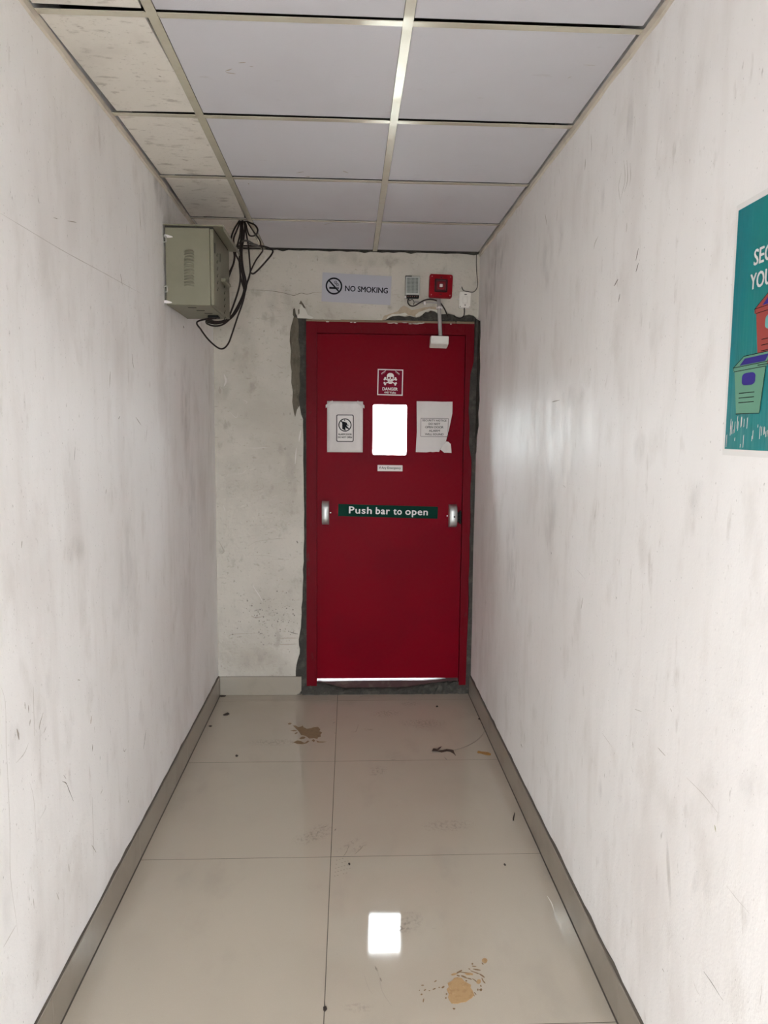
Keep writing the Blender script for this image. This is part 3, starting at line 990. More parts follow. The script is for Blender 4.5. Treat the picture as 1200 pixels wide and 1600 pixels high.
# emergency strip
t, w_, h_ = sign_thing('emergency_label', 'narrow white printed strip reading If Any Emergency below the door window', 'label', 'D',
                       ((590, 726.6), (629, 727), (628.8, 736.4), (590, 736)), 0.0004)
mk('strip', B(-w_ / 2, w_ / 2, -0.0008, 0, -h_ / 2, h_ / 2), M_PRINTPAPER, t)
ink('lettering', text_bm('If Any Emergency', 0.125, 0.0165, 0.02, y=-0.0012), M_INK, t)

# push bar sticker
t, w_, h_ = sign_thing('push_bar_sticker', 'dark green Push bar to open sticker across the middle of the red door', 'sticker', 'D',
                       ((528.6, 787.2), (684.2, 792), (683.7, 810.4), (528.2, 806.6)), 0.0004)
mk('sticker_film', B(-w_ / 2, w_ / 2, -0.0010, 0, -h_ / 2, h_ / 2), M_GREEN, t)
for wd, xa, xb, yb in (('Push', 355, 492, 196), ('bar', 512, 598, 199.5), ('to', 615, 668, 202), ('open', 685, 820, 204.5)):
    a0, b0 = on('D', 450 + xa / 3.75, 750 + yb / 3.75), on('D', 450 + xb / 3.75, 750 + yb / 3.75)
    rel = Matrix.Rotation(-t.rotation_euler.y, 3, 'Y') @ ((a0 + b0) / 2 - t.location)
    ink('lettering', text_bm(wd, (b0 - a0).length - 0.005, None, 0.028, x=rel.x, z=rel.z, y=-0.0014, base=0.0415 / 0.73, spacing=1.10), M_SIGNWHITE, t)

# ------------------------------------------------------------------ devices above the door
# silver power supply
a, b = on('B', 633, 433.3), on('B', 655, 467.3)
t = thing('power_supply_unit', 'small silver perforated power supply box beside the red alarm', 'power supply', ((a.x + b.x) / 2, D, (a.z + b.z) / 2))
w_, h_ = b.x - a.x, a.z - b.z
mk('housing', B(-w_ / 2, w_ / 2, -0.036, 0, -h_ / 2 + 0.016, h_ / 2, 0.002), mat('zinc_housing', (0.36, 0.355, 0.33), 0.5, metal=0.5), t)
mk('mesh_panel', B(-w_ / 2 + 0.006, w_ / 2 - 0.009, -0.0372, -0.036, -h_ / 2 + 0.026, h_ / 2 - 0.008), mat('perforated_zinc', (0.26, 0.27, 0.25), 0.5, metal=0.3), t)
hx, hz = [], []
bm = bmesh.new()
for i in range(9):
    for j in range(11):
        poly(bm, ellipse(-w_ / 2 + 0.0105 + (w_ - 0.024) * i / 8, -h_ / 2 + 0.031 + (h_ - 0.044) * j / 10, 0.0025, 0.0028, 6), -0.0375, -0.0375)
pf = ink('perforation', bm, mat('perforation_dark', (0.035, 0.04, 0.035), 0.7), t)
pf['kind'] = 'stuff'
mk('top_edge', B(-w_ / 2, -w_ / 2 + 0.035, -0.037, 0, h_ / 2 - 0.003, h_ / 2 + 0.002), M_BLACK, t)
tb = mk('terminal_block', B(-w_ / 2 + 0.008, w_ / 2 - 0.004, -0.032, 0, -h_ / 2, -h_ / 2 + 0.017, 0.002), M_BLACK, t)
for i in range(5):
    mk('terminal_screw', cyl(bmesh.new(), (-w_ / 2 + 0.015 + 0.0125 * i, -0.0325, -h_ / 2 + 0.008), (0, 1, 0), 0.0032, 0.003, 8), mat('dull_red_terminal', (0.16, 0.06, 0.05), 0.5), tb)
mk('corner_clip', B(-w_ / 2 - 0.004, -w_ / 2 + 0.006, -0.034, -0.004, -h_ / 2 - 0.002, -h_ / 2 + 0.012, 0.003), M_SIGNWHITE, t)

# red alarm sounder
a, b = on('B', 670, 429.3), on('B', 706, 467.3)
t = thing('fire_alarm', 'square red alarm sounder with white strobe lens above the door', 'alarm', ((a.x + b.x) / 2, D, (a.z + b.z) / 2), (0, math.radians(1.5), 0))
w_, h_ = b.x - a.x - 0.003, a.z - b.z - 0.003
bm = poly(bmesh.new(), rrect(-w_ / 2, w_ / 2, -h_ / 2, h_ / 2, 0.011), -0.026, 0.0)
poly(bm, rrect(-w_ / 2 + 0.004, w_ / 2 - 0.004, -h_ / 2 + 0.004, h_ / 2 - 0.004, 0.010), -0.032, -0.026)
mk('housing', bm, M_ALARM, t)
mk('bezel', ringp(bmesh.new(), rrect(-0.036, 0.036, -0.034, 0.037, 0.005), rrect(-0.027, 0.027, -0.026, 0.028, 0.004), -0.0385, -0.032), M_ALARMDK, t)
mk('lens_plate', poly(bmesh.new(), rrect(-0.0275, 0.0275, -0.0265, 0.0285, 0.003), -0.0345, -0.032), mat('alarm_lens_red', (0.10, 0.008, 0.012), 0.2), t)
ring = mk('lens_ring', ringp(bmesh.new(), rrect(-0.019, 0.019, -0.018, 0.020, 0.004), rrect(-0.014, 0.014, -0.013, 0.015, 0.003), -0.0360, -0.0345), M_ALARM, t)
mk('strobe_lens', B(-0.0085, 0.0085, -0.038, -0.0345, -0.0075, 0.0095, 0.002), M_LED, t)
for s in (-1, 1):
    mk('arrow_mark', poly(bmesh.new(), [(-0.010, s * 0.0485), (0.010, s * 0.0485), (0.0, s * 0.0415)], -0.0328, -0.032), M_ALARMDK, t)
    for s2 in (-1, 1):
        mk('screw', cyl(bmesh.new(), (s * 0.052, -0.0325, s2 * 0.050), (0, 1, 0), 0.0032, 0.002, 10), mat('tarnished_screw', (0.35, 0.16, 0.15), 0.4, metal=0.6), t)

# white junction box on the right
a, b = on('B', 717.5, 456.8), on('B', 734.5, 482.5)
t = thing('junction_box', 'small white switch box in the corner near the right wall', 'switch box', ((a.x + b.x) / 2, D, (a.z + b.z) / 2), (0, math.radians(2), 0))
w_, h_ = b.x - a.x, a.z - b.z
mk('base', poly(bmesh.new(), rrect(-w_ / 2, w_ / 2, -h_ / 2, h_ / 2, 0.008), -0.010, 0), M_WHITEPL, t)
bm = poly(bmesh.new(), rrect(-w_ / 2 + 0.003, w_ / 2 - 0.003, -h_ / 2 + 0.003, h_ / 2 - 0.003, 0.008), -0.020, -0.010)
mk('cover', bm, M_WHITEPL, t)
mk('rocker', B(-0.014, 0.014, -0.0225, -0.020, -0.020, 0.020, 0.003), M_WHITEPL, t)
mk('top_slot', poly(bmesh.new(), [(-0.008, 0.033), (0.010, 0.033), (0.006, 0.028), (-0.004, 0.028)], -0.0206, -0.020), M_CABDK, t)
mk('lower_hole', cyl(bmesh.new(), (0.001, -0.0206, -0.028), (0, 1, 0), 0.0032, 0.002, 10), M_CABDK, t)
mk('screw', cyl(bmesh.new(), (-w_ / 2 - 0.006, -0.006, 0.004), (0, 1, 0), 0.004, 0.010, 10), M_SILVER, t)
for s in (-1, 1):
    mk('mounting_screw', cyl(bmesh.new(), (s * (w_ / 2 - 0.006), -0.0206, -h_ / 2 + 0.007), (0, 1, 0), 0.0022, 0.001, 8), M_CABDK, t)


def cable(name, label, pts, r, material=M_CABLE, cat='cable', group=None, sub=6):
    o = mk(name, tube(bmesh.new(), pts, r, 7, sub), material, None, True)
    return tag(o, label, cat, group)


def bw(x, y, d=0.006):                                       # a point d in front of the back wall
    return on('y', x, y, D - d)


cable('thin_wire', 'thin dark wire running from the ceiling corner down to the white switch box',
      [bw(744.5, 398, 0.012), bw(744.3, 414, 0.014), bw(745.0, 428, 0.030), bw(746.5, 441, 0.045), bw(745.2, 450, 0.035), bw(740, 456, 0.020), bw(731, 455.5, 0.016), bw(724, 453.5, 0.012), bw(721.5, 448, 0.008)], 0.0020)
cable('lead_cable', 'short black lead dropping from the white switch box into the cement',
      [bw(725.5, 481, 0.010), bw(725.6, 488, 0.012), bw(724.5, 493.5, 0.012), bw(720, 497, 0.009), bw(713, 496, 0.004), bw(709, 493, -0.004)], 0.0032)
cable('lead_cable', 'black lead looping from the silver power supply across to the cement under the red alarm',
      [bw(638, 466, 0.016), bw(637.5, 473, 0.016), bw(641, 477.5, 0.016), bw(647, 478, 0.016), bw(655, 473.5, 0.014), bw(662, 469.5, 0.012), bw(670, 467.8, 0.010), bw(680, 469, 0.008),
       bw(688, 473.5, 0.008), bw(693, 480, 0.008), bw(697, 488, 0.006), bw(699, 494, -0.003)], 0.0036)
cable('lead_cable', 'short dark wire loop hanging under the silver power supply', [bw(639, 467, 0.022), bw(640, 470, 0.022), bw(644, 467.8, 0.022), bw(647, 472, 0.022), bw(646, 476.5, 0.020)], 0.002)
a, b = bw(648, 471.5), bw(683, 473.6)
t = thing('conduit_pipe', 'short horizontal grey pipe running from power supply to alarm', 'pipe', (a + b) / 2)
o = mk('pipe', tube(bmesh.new(), [a - (a + b) / 2, b - (a + b) / 2], 0.0055, 10, smooth=False), M_CONDUIT, t, True)
c = bw(663.5, 474.3) - (a + b) / 2
mk('saddle_clip', B(c.x - 0.006, c.x + 0.006, -0.010, 0.005, c.z - 0.010, c.z + 0.010, 0.004, 2), M_SIGNWHITE, t)
a, b = on('y', 685.5, 467.5, D - 0.017), on('y', 688.3, 527, D - 0.017)
t = thing('conduit_pipe', 'upright grey-white pipe from the red alarm down to the white door contact', 'pipe', (a + b) / 2)
mk('pipe', tube(bmesh.new(), [a - (a + b) / 2, b - (a + b) / 2], 0.0108, 14, smooth=False), M_CONDUIT, t, True)
c = on('y', 686.6, 480.7, D - 0.017) - (a + b) / 2
bm = cyl(bmesh.new(), c, (0.03, 0, 1), 0.0125, 0.011, 14)
box(bm, c.x - 0.017, c.x + 0.017, c.y + 0.008, c.y + 0.0165, c.z - 0.006, c.z + 0.006, 0.001)
mk('saddle_clip', bm, M_SIGNWHITE, t)
# door contact
a, b = on('y', 673.4, 524.7, D - 0.05), on('y', 701.2, 537, D - 0.05)
t = thing('door_contact_box', 'white alarm contact box fixed over the head of the red door', 'sensor', ((a.x + b.x) / 2, D - 0.004, a.z), (0, math.radians(1.0), 0))
w_, h_ = b.x - a.x, a.z - b.z
bm = bmesh.new()
prof = [(-0.046, 0.0), (-0.046, -h_), (-0.034, -h_ - 0.006), (0.0, -h_ - 0.022), (0.0, 0.0)]
va = [bm.verts.new((-w_ / 2 - 0.003 * (p[1] < -h_ - 0.001), p[0], p[1])) for p in prof]
vb = [bm.verts.new((w_ / 2 - 0.004 * (p[1] < -h_ - 0.001), p[0], p[1])) for p in prof]
bm.faces.new(va)
bm.faces.new(vb)
for i in range(5):
    bm.faces.new((va[i], va[(i + 1) % 5], vb[(i + 1) % 5], vb[i]))
bmesh.ops.recalc_face_normals(bm, faces=bm.faces[:])
bmesh.ops.bevel(bm, geom=bm.edges[:], offset=0.0025, segments=2, affect='EDGES')
mk('case', bm, M_WHITEPL, t, False)
mk('cover_plate', poly(bmesh.new(), rrect(-w_ / 2 + 0.020, w_ / 2 - 0.018, -h_ + 0.006, -0.007, 0.003), -0.0472, -0.046), M_WHITEPL, t)
mk('cable_gland', cyl(bmesh.new(), (0.003, -0.016, 0.001), (0, 0, 1), 0.012, 0.006, 14), M_BLACK, t)

# ------------------------------------------------------------------ electrical cabinet on the left wall
CX0, CX1, CY0, CY1, CZ0, CZ1 = WL + 0.008, -0.554, 3.19, 3.585, 2.058, 2.366
t = thing('electrical_cabinet', 'grey-green metal electrical cabinet high on the left wall', 'cabinet', (WL, (CY0 + CY1) / 2, CZ0))
OX, OY, OZ = t.location


def cpart(name, bm, material, parent=t, smooth=False):
    bmesh.ops.translate(bm, verts=bm.verts[:], vec=(-OX, -OY, -OZ))
    return mk(name, bm, material, parent, smooth)


body = cpart('body', B(CX0, CX1 - 0.016, CY0, CY1, CZ0, CZ1, 0.002), M_CAB)
cdoor = cpart('door', B(CX1 - 0.0145, CX1, CY0 - 0.001, CY1 + 0.001, CZ0 + 0.001, CZ1 - 0.004, 0.002), M_CAB)
cpart('canopy', poly(bmesh.new(), [(CX0 - 0.004, CZ1 + 0.006), (CX0 - 0.004, CZ1 + 0.010), (CX1 + 0.040, CZ1 + 0.010), (CX1 + 0.044, CZ1 + 0.004), (CX1 + 0.044, CZ1 - 0.014), (CX1 + 0.042, CZ1 - 0.014),
                                  (CX1 + 0.040, CZ1 + 0.004)], CY0 - 0.012, CY1 + 0.035), M_CAB)
cpart('canopy_gap_shade', B(CX0, CX1 - 0.004, CY0 + 0.003, CY1 - 0.003, CZ1 - 0.001, CZ1 + 0.0065), M_CABDK)  # dark strip painted in for the shaded gap under the canopy
# pressed louvres in pairs on the side facing the corridor
for px_y in (392, 401.5, 411.5, 421.2, 431, 440.5):
    a = on('y', 295.5, px_y, CY0)
    bm = bmesh.new()
    n = 10
    for k_, (hh, dz) in enumerate(((0.0115, 0.0), (0.0085, -0.0115))):
        rows = []
        for i in range(n + 1):
            tt = -1 + 2 * i / n
            x = a.x + tt * 0.0205
            bulge = 0.0115 * max(0.0, 1 - tt ** 4)
            ztop = a.z + dz + hh / 2 - 0.004 * tt * tt
            rows.append([bm.verts.new(p) for p in ((x, CY0 + 0.0005, ztop), (x, CY0 - bulge, ztop - hh * 0.55), (x, CY0 - bulge * 0.9, ztop - hh * 0.72), (x, CY0 + 0.0005, ztop - hh * 0.74))])
        for p, q in zip(rows, rows[1:]):
            for j in range(3):
                bm.faces.new((p[j], q[j], q[j + 1], p[j + 1]))
    cpart('louvre', bm, M_CAB, body, True)
# mounting lugs and worn white paint at the wall edge
for px_, py_ in ((263, 369.5), (262, 472)):
    a = on('y', px_, py_, CY0)
    cpart('paint_smear', poly(bmesh.new(), [(a.x - 0.018, a.z + 0.008), (a.x - 0.004, a.z + 0.007), (a.x + 0.016, a.z + 0.001), (a.x + 0.018, a.z - 0.003), (a.x + 0.004, a.z - 0.005), (a.x - 0.018, a.z - 0.004)],
                              CY0 - 0.0012, CY0 + 0.001), M_SIGNWHITE, body)
for pz_ in (374, 452):
    a = on('y', 254, pz_, CY0)
    bm = ringp(bmesh.new(), rrect(WL + 0.001, WL + 0.016, a.z - 0.014, a.z + 0.014, 0.006), rrect(WL + 0.004, WL + 0.012, a.z - 0.009, a.z + 0.009, 0.003), CY0 - 0.006, CY0 - 0.003)
    cpart('mounting_lug', bm, mat('lug_zinc', (0.30, 0.29, 0.26), 0.5, metal=0.3))
# door face: handle, slots and vent holes
cy_m = (CY0 + CY1) / 2
bm = B(CX1 - 0.001, CX1 + 0.022, CY0 + 0.16, CY0 + 0.30, CZ0 + 0.128, CZ0 + 0.142, 0.003)
cpart('handle', bm, M_CAB, cdoor)
for (yy, zz, hh) in ((CY0 + 0.012, CZ1 - 0.075, 0.040), (CY0 + 0.14, CZ1 - 0.085, 0.034)):
    cpart('slot', B(CX1 - 0.001, CX1 + 0.0012, yy, yy + 0.014, zz - hh / 2, zz + hh / 2), M_CABDK, cdoor)
vm = {}
for yy, z0_ in ((CY0 + 0.07, CZ0 + 0.215), (CY0 + 0.245, CZ0 + 0.120)):
    for i in range(6):
        for dy, dz, r in ((0, 0, 0.0052), (0.02, 0.011, 0.0034)):
            if r not in vm:
                vm[r] = mk('vent_hole', cyl(bmesh.new(), (0, 0, 0), (1, 0, 0), r, 0.002, 8), M_CABDK, cdoor)
                o = vm[r]
            else:
                o = inst('vent_hole', vm[r].data, cdoor)
            o.location = (CX1 + 0.0002 - OX, yy + dy - OY, z0_ + dz - 0.028 * i - OZ)
for i in range(3):
    x, yy = CX0 + 0.075 + 0.020 * i, CY0 + 0.055 + 0.075 * i
    cpart('bottom_slot', B(x, x + 0.034, yy, yy + 0.014, CZ0 - 0.0008, CZ0 + 0.001), M_CABDK, body)
cpart('cable_entry', B(CX0 + 0.118, CX0 + 0.165, CY1 - 0.13, CY1 - 0.08, CZ0 - 0.010, CZ0 + 0.001, 0.003), M_BLACK, body)

# cables tangled between the ceiling, the cabinet and the back wall
EN = Vector((CX0 + 0.140, CY1 - 0.105, CZ0 - 0.008))


def cb(pts, end=None):
    out = [on('y', x, y, d) for x, y, d in pts]
    if end is not None:
        out.append(end)
    return out


TG = 'tangled cables beside the cabinet'
ce = lambda dx, dy: EN + Vector((dx, dy, 0))
for lab, pts, e, r in (
    ('dark cable forming the left strand of the bundle beside the cabinet', [(377, 344.5, 3.76), (377, 365, 3.71), (375, 390, 3.70), (374, 410, 3.69), (375.5, 428, 3.69), (375, 441, 3.68), (371, 458, 3.67), (362, 484, 3.65), (354, 499, 3.63), (336, 503, 3.57), (322, 499, 3.50)], ce(0.010, 0.012), 0.0044),
    ('dark cable in the middle of the bundle, swinging right then under the cabinet', [(379, 344.5, 3.75), (378, 372, 3.73), (378, 400, 3.72), (380, 420, 3.71), (384, 438, 3.70), (384.5, 450, 3.70), (379, 466, 3.69), (370, 486, 3.67), (357, 500, 3.64), (338, 505.5, 3.58), (322, 502, 3.50)], ce(0.004, 0.0), 0.0044),
    ('dark cable hanging straight down on the right edge of the bundle', [(381, 344.5, 3.76), (385, 366, 3.74), (388, 384, 3.74), (390, 408, 3.73), (391, 424, 3.73), (388, 436, 3.72), (383, 452, 3.71), (376, 472, 3.70), (366, 491, 3.68), (350, 506, 3.65), (335, 509.5, 3.60), (322, 504, 3.54)], ce(-0.006, -0.010), 0.0040),
    ('dark cable crossing from strand to strand inside the bundle', [(378, 344.5, 3.77), (380, 372, 3.75), (377, 400, 3.73), (375, 424, 3.72), (378, 441, 3.72), (381, 452, 3.71), (378, 464, 3.70), (369, 482, 3.68), (359, 496, 3.66), (341, 503, 3.60), (325, 498, 3.52)], ce(0.014, -0.010), 0.0042),
):
    cable('hanging_cable', lab, cb(pts, e), r, group=TG)
cable('hanging_cable', 'dark cable sagging in the lowest loop below the cabinet',
      cb([(383, 344.5, 3.76), (381, 372, 3.74), (377, 398, 3.71), (379, 425, 3.71), (383, 450, 3.70), (380, 470, 3.70), (371, 496, 3.70), (363, 520, 3.69), (357, 536, 3.68), (349, 544.5, 3.66), (340, 543, 3.63), (326, 531, 3.58),
          (314, 515, 3.54), (308, 503, 3.52)], ce(-0.012, 0.006)), 0.0040)
cable('hanging_cable', 'dark cable coiled in a small ring under the ceiling corner',
      cb([(383, 345, 3.76), (390, 348, 3.74), (398, 351.5, 3.73), (402.5, 358, 3.73), (401.5, 365, 3.73), (396, 368.7, 3.73), (389.5, 367.5, 3.73), (386, 358, 3.74), (384, 349, 3.76)]), 0.0040)
cable('hanging_cable', 'dark cable bowing right along the ceiling and back into the tangle',
      cb([(386, 346.5, 3.76), (393, 357, 3.76), (400, 367, 3.77), (406, 376, 3.78), (407.5, 383, 3.78), (410.5, 391, 3.78), (407, 397, 3.77), (400.5, 405.5, 3.76), (395, 416, 3.75), (391.5, 424, 3.745)]), 0.0036)
cable('hanging_cable', 'dark cable swinging in the widest loop out over the back wall',
      cb([(369.5, 385, 3.74), (380, 384, 3.76), (394, 384.5, 3.78), (408, 384.5, 3.80), (419, 387, 3.80), (426, 391.5, 3.80), (424, 398, 3.79), (415, 409, 3.78), (404, 421, 3.76), (396, 427.5, 3.75), (391, 426.5, 3.745), (389, 434, 3.74), (385, 443, 3.72)]), 0.0042)
for lab, pts in (('dark cable bowing furthest left before passing behind the cabinet canopy', [(374, 345, 3.74), (366.5, 357, 3.70), (361.5, 371, 3.68), (363, 385, 3.67), (366, 399, 3.67), (364.5, 412, 3.66), (360, 422, 3.65), (355, 430, 3.63)]),
            ('dark cable running close beside the leftmost one behind the canopy', [(375.5, 346, 3.74), (370, 360, 3.70), (365, 374, 3.69), (367, 392, 3.68), (366, 408, 3.67), (362, 420, 3.66), (356, 436, 3.63)]),
            ('dark cable emerging under the canopy corner to rejoin the bundle', [(376, 350, 3.74), (375, 366, 3.72), (371, 382, 3.71), (368, 396, 3.70), (373, 407, 3.70), (377, 420, 3.70), (380, 438, 3.70), (381, 452, 3.70)])):
    cable('hanging_cable', lab, cb(pts), 0.0040, group='cables behind the canopy')
cable('hanging_cable', 'dusty grey cable knotted across the middle of the tangle',
      cb([(370, 384, 3.72), (376, 378, 3.72), (383, 376, 3.73), (389, 377, 3.74), (396, 381, 3.75), (403, 384, 3.76), (394, 382.5, 3.74), (386, 380, 3.73)]), 0.0046, mat('dusty_grey_cable', (0.06, 0.052, 0.045), 0.7))

# ------------------------------------------------------------------ poster on the right wall
PY, PZ0, PZ1 = 1.4345, 1.5145, 1.9815
PW = 0.345
t = thing('waste_poster', 'teal poster with coloured waste bins glued to the right wall', 'poster', (WR, PY, PZ0), (0, 0, math.radians(-90)))


def pp(x, y):
    p = on('R', x, y)
    return (PY - p.y, p.z - PZ0)


mk('sheet', B(0, PW, -0.0012, 0, 0, PZ1 - PZ0), mat('poster_white_edge', (0.74, 0.72, 0.70), 0.5), t)
fx0, fx1, fz0, fz1 = 0.009, PW - 0.009, 0.012, PZ1 - PZ0 - 0.011
M_TEAL = mat('poster_teal', (0.006, 0.195, 0.178), 0.45, spec=0.25, layers=[((1, 3.0, 0.8), 0.42, 0.62, (0.006, 0.15, 0.19), 0.8), ((1, 60, 3), 0.60, 0.78, (0.06, 0.27, 0.24), 0.5)], bumps=[((1, 40, 3), 0.002)])
mk('print_field', B(fx0, fx1, -0.0018, -0.0010, fz0, fz1), M_TEAL, t)
LY = -0.0024
a = pp(1183.5, 402)
ink('lettering', text_bm('SEGREGATE', 0.190, 0.0275, 0.02, x=PW / 2, z=a[1], y=LY), M_SIGNWHITE, t)
a = pp(1178, 440.5)
ink('lettering', text_bm('YOUR WASTE', 0.206, 0.0275, 0.02, x=PW / 2, z=a[1], y=LY), M_SIGNWHITE, t)
M_BIN = mat('poster_sage_green', (0.115, 0.27, 0.185), 0.5, spec=0.2)
M_BIN2 = mat('poster_brick_red', (0.31, 0.052, 0.042), 0.5, spec=0.2)
M_BIN3 = mat('poster_ochre', (0.52, 0.33, 0.06), 0.45)
M_PURPLE = mat('poster_violet', (0.028, 0.018, 0.20), 0.5, spec=0.2)


def flat(name, pts, y, material, parent=t):
    return ink(name, poly(bmesh.new(), pts, y, y), material, parent)


def bin_art(o0, sx, sz_, material, win=None):
    """one cartoon bin; o0 = lower left corner on the sheet"""
    q = lambda x, z: (o0[0] + x * sx, o0[1] + z * sz_)
    flat('bin_front', [q(0.004, 0), q(0.060, 0), q(0.068, 0.094), q(-0.006, 0.092)], LY, material)
    flat('bin_rim', [q(-0.009, 0.092), q(0.070, 0.095), q(0.071, 0.103), q(-0.010, 0.100)], LY - 0.0003, material)
    flat('bin_lip', [q(-0.010, 0.1005), q(0.016, 0.122), q(0.079, 0.124), q(0.071, 0.1035)], LY - 0.0002, material)
    flat('bin_opening', [q(0.006, 0.1035), q(0.066, 0.105), q(0.073, 0.119), q(0.018, 0.117)], LY - 0.0004, M_PURPLE)
    bm = stroke(bmesh.new(), [q(-0.010, 0.1005), q(0.071, 0.1035)], 0.0012, LY - 0.0006, 2)
    stroke(bm, [q(-0.009, 0.1005), q(0.016, 0.122), q(0.079, 0.124), q(0.071, 0.1035)], 0.0014, LY - 0.0006, 1)
    stroke(bm, [q(-0.009, 0.1005), q(-0.006, 0.092), q(0.068, 0.0945)], 0.0012, LY - 0.0006, 1)
    stroke(bm, [q(0.004, 0), q(0.060, 0), q(0.068, 0.094)], 0.0014, LY - 0.0006, 1)
    for i in range(3):
        stroke(bm, [q(0.009, 0.024 + 0.010 * i), q(0.046, 0.0245 + 0.010 * i)], 0.0014, LY - 0.0006, 2)
    ink('bin_outline', bm, M_INK, t)
    flat('bin_window', [q(0.014 + 0.032 * a_, 0.060 + 0.026 * b_) for a_, b_ in rrect(0, 1, 0, 1, 0.3, 4)], LY - 0.0004, win or M_PURPLE)


g0 = pp(1152, 647)
bin_art((g0[0] - 0.006, g0[1]), 1.45, 0.86, M_BIN)
bin_art((g0[0] + 0.165, g0[1]), 1.45, 0.86, M_BIN3)
r0_ = pp(1184, 571)
bin_art((r0_[0] - 0.002, r0_[1]), 1.60, 1.00, M_BIN2, mat('poster_pale_teal', (0.12, 0.34, 0.33), 0.45))
for q in range(60):                                          # glue and peel streaks along the foot
    x, z = random.uniform(0.014, PW - 0.016), random.uniform(0.014, 0.055)
    l = random.uniform(0.005, 0.026)
    flat('peel_streak', [(x, z), (x + 0.0016, z + 0.001), (x + 0.0022, z + l), (x + 0.0004, z + l * 0.9)], LY - 0.0008, M_SIGNWHITE)

# ------------------------------------------------------------------ wear on the walls


def flat_on(pl, pts, w, off, jitter=0.25):
    """a tapering scratch along pixels on a plane"""
    nrm = {'L': Vector((1, 0, 0)), 'R': Vector((-1, 0, 0)), 'B': Vector((0, -1, 0)), 'F': Vector((0, 0, 1)), 'C': Vector((0, 0, -1))}[pl]
    P = smooth_path([on(pl, *p) for p in pts], 5) if len(pts) > 2 else [on(pl, *pts[0]).lerp(on(pl, *pts[1]), i / 5) for i in range(6)]
    bm = bmesh.new()
    pr = []
    n = len(P)
    for i, p in enumerate(P):
        d = (P[min(i + 1, n - 1)] - P[max(i - 1, 0)]).normalized()
        s = d.cross(nrm).normalized()
        t_ = i / (n - 1)
        ww = 0.85 * w * (0.25 + 0.75 * math.sin(math.pi * min(max(t_, 0.04), 0.96))) * random.uniform(1 - jitter, 1 + jitter) / 2
        pr.append((bm.verts.new(p + s * ww + nrm * off), bm.verts.new(p - s * ww + nrm * off)))
    for a, b in zip(pr, pr[1:]):
        bm.faces.new((a[0], a[1], b[1], b[0]))
    return bm


def scuff(pl, pts, w, material, name='scuff'):
    par = {'L': wall_left, 'R': wall_right, 'B': wall_back, 'F': floor, 'C': ceiling}[pl]
    return mk(name, flat_on(pl, pts, w, 0.0006), material, par)


def smudge(pl, pts, material, n=18, name='smudge', par=None):
    """soft patch: a fan whose film thins to nothing at the rim; pts = centre px, half sizes in m along (horizontal, vertical), lean"""
    nrm, hx_, vx_ = {'L': (Vector((1, 0, 0)), Vector((0, 1, 0)), Vector((0, 0, 1))), 'R': (Vector((-1, 0, 0)), Vector((0, -1, 0)), Vector((0, 0, 1))),
                     'B': (Vector((0, -1, 0)), Vector((1, 0, 0)), Vector((0, 0, 1))), 'F': (Vector((0, 0, 1)), Vector((1, 0, 0)), Vector((0, 1, 0))),
                     'C': (Vector((0, 0, -1)), Vector((1, 0, 0)), Vector((0, 1, 0)))}[pl]
    (px_, py_, rh, rv, lean) = pts
    c = on(pl, px_, py_) + nrm * 0.0005
    bm = bmesh.new()
    ly = bm.verts.layers.float.new('film')
    cv = bm.verts.new(c)
    cv[ly] = 1.0
    rings = []
    for k_, wgt in ((0.55, 0.7), (1.0, 0.0)):
        rg = []
        for i in range(n):
            a = 2 * math.pi * i / n
            v = bm.verts.new(c + hx_ * (rh * k_ * math.cos(a) + lean * rv * k_ * math.sin(a)) + vx_ * rv * k_ * math.sin(a))
            v[ly] = wgt
            rg.append(v)
        rings.append(rg)
    for i in range(n):
        j = (i + 1) % n
        bm.faces.new((cv, rings[0][i], rings[0][j]))
        bm.faces.new((rings[0][i], rings[1][i], rings[1][j], rings[0][j]))
    par = par or {'L': wall_left, 'R': wall_right, 'B': wall_back, 'F': floor, 'C': ceiling}[pl]
    return mk(name, bm, material, par)


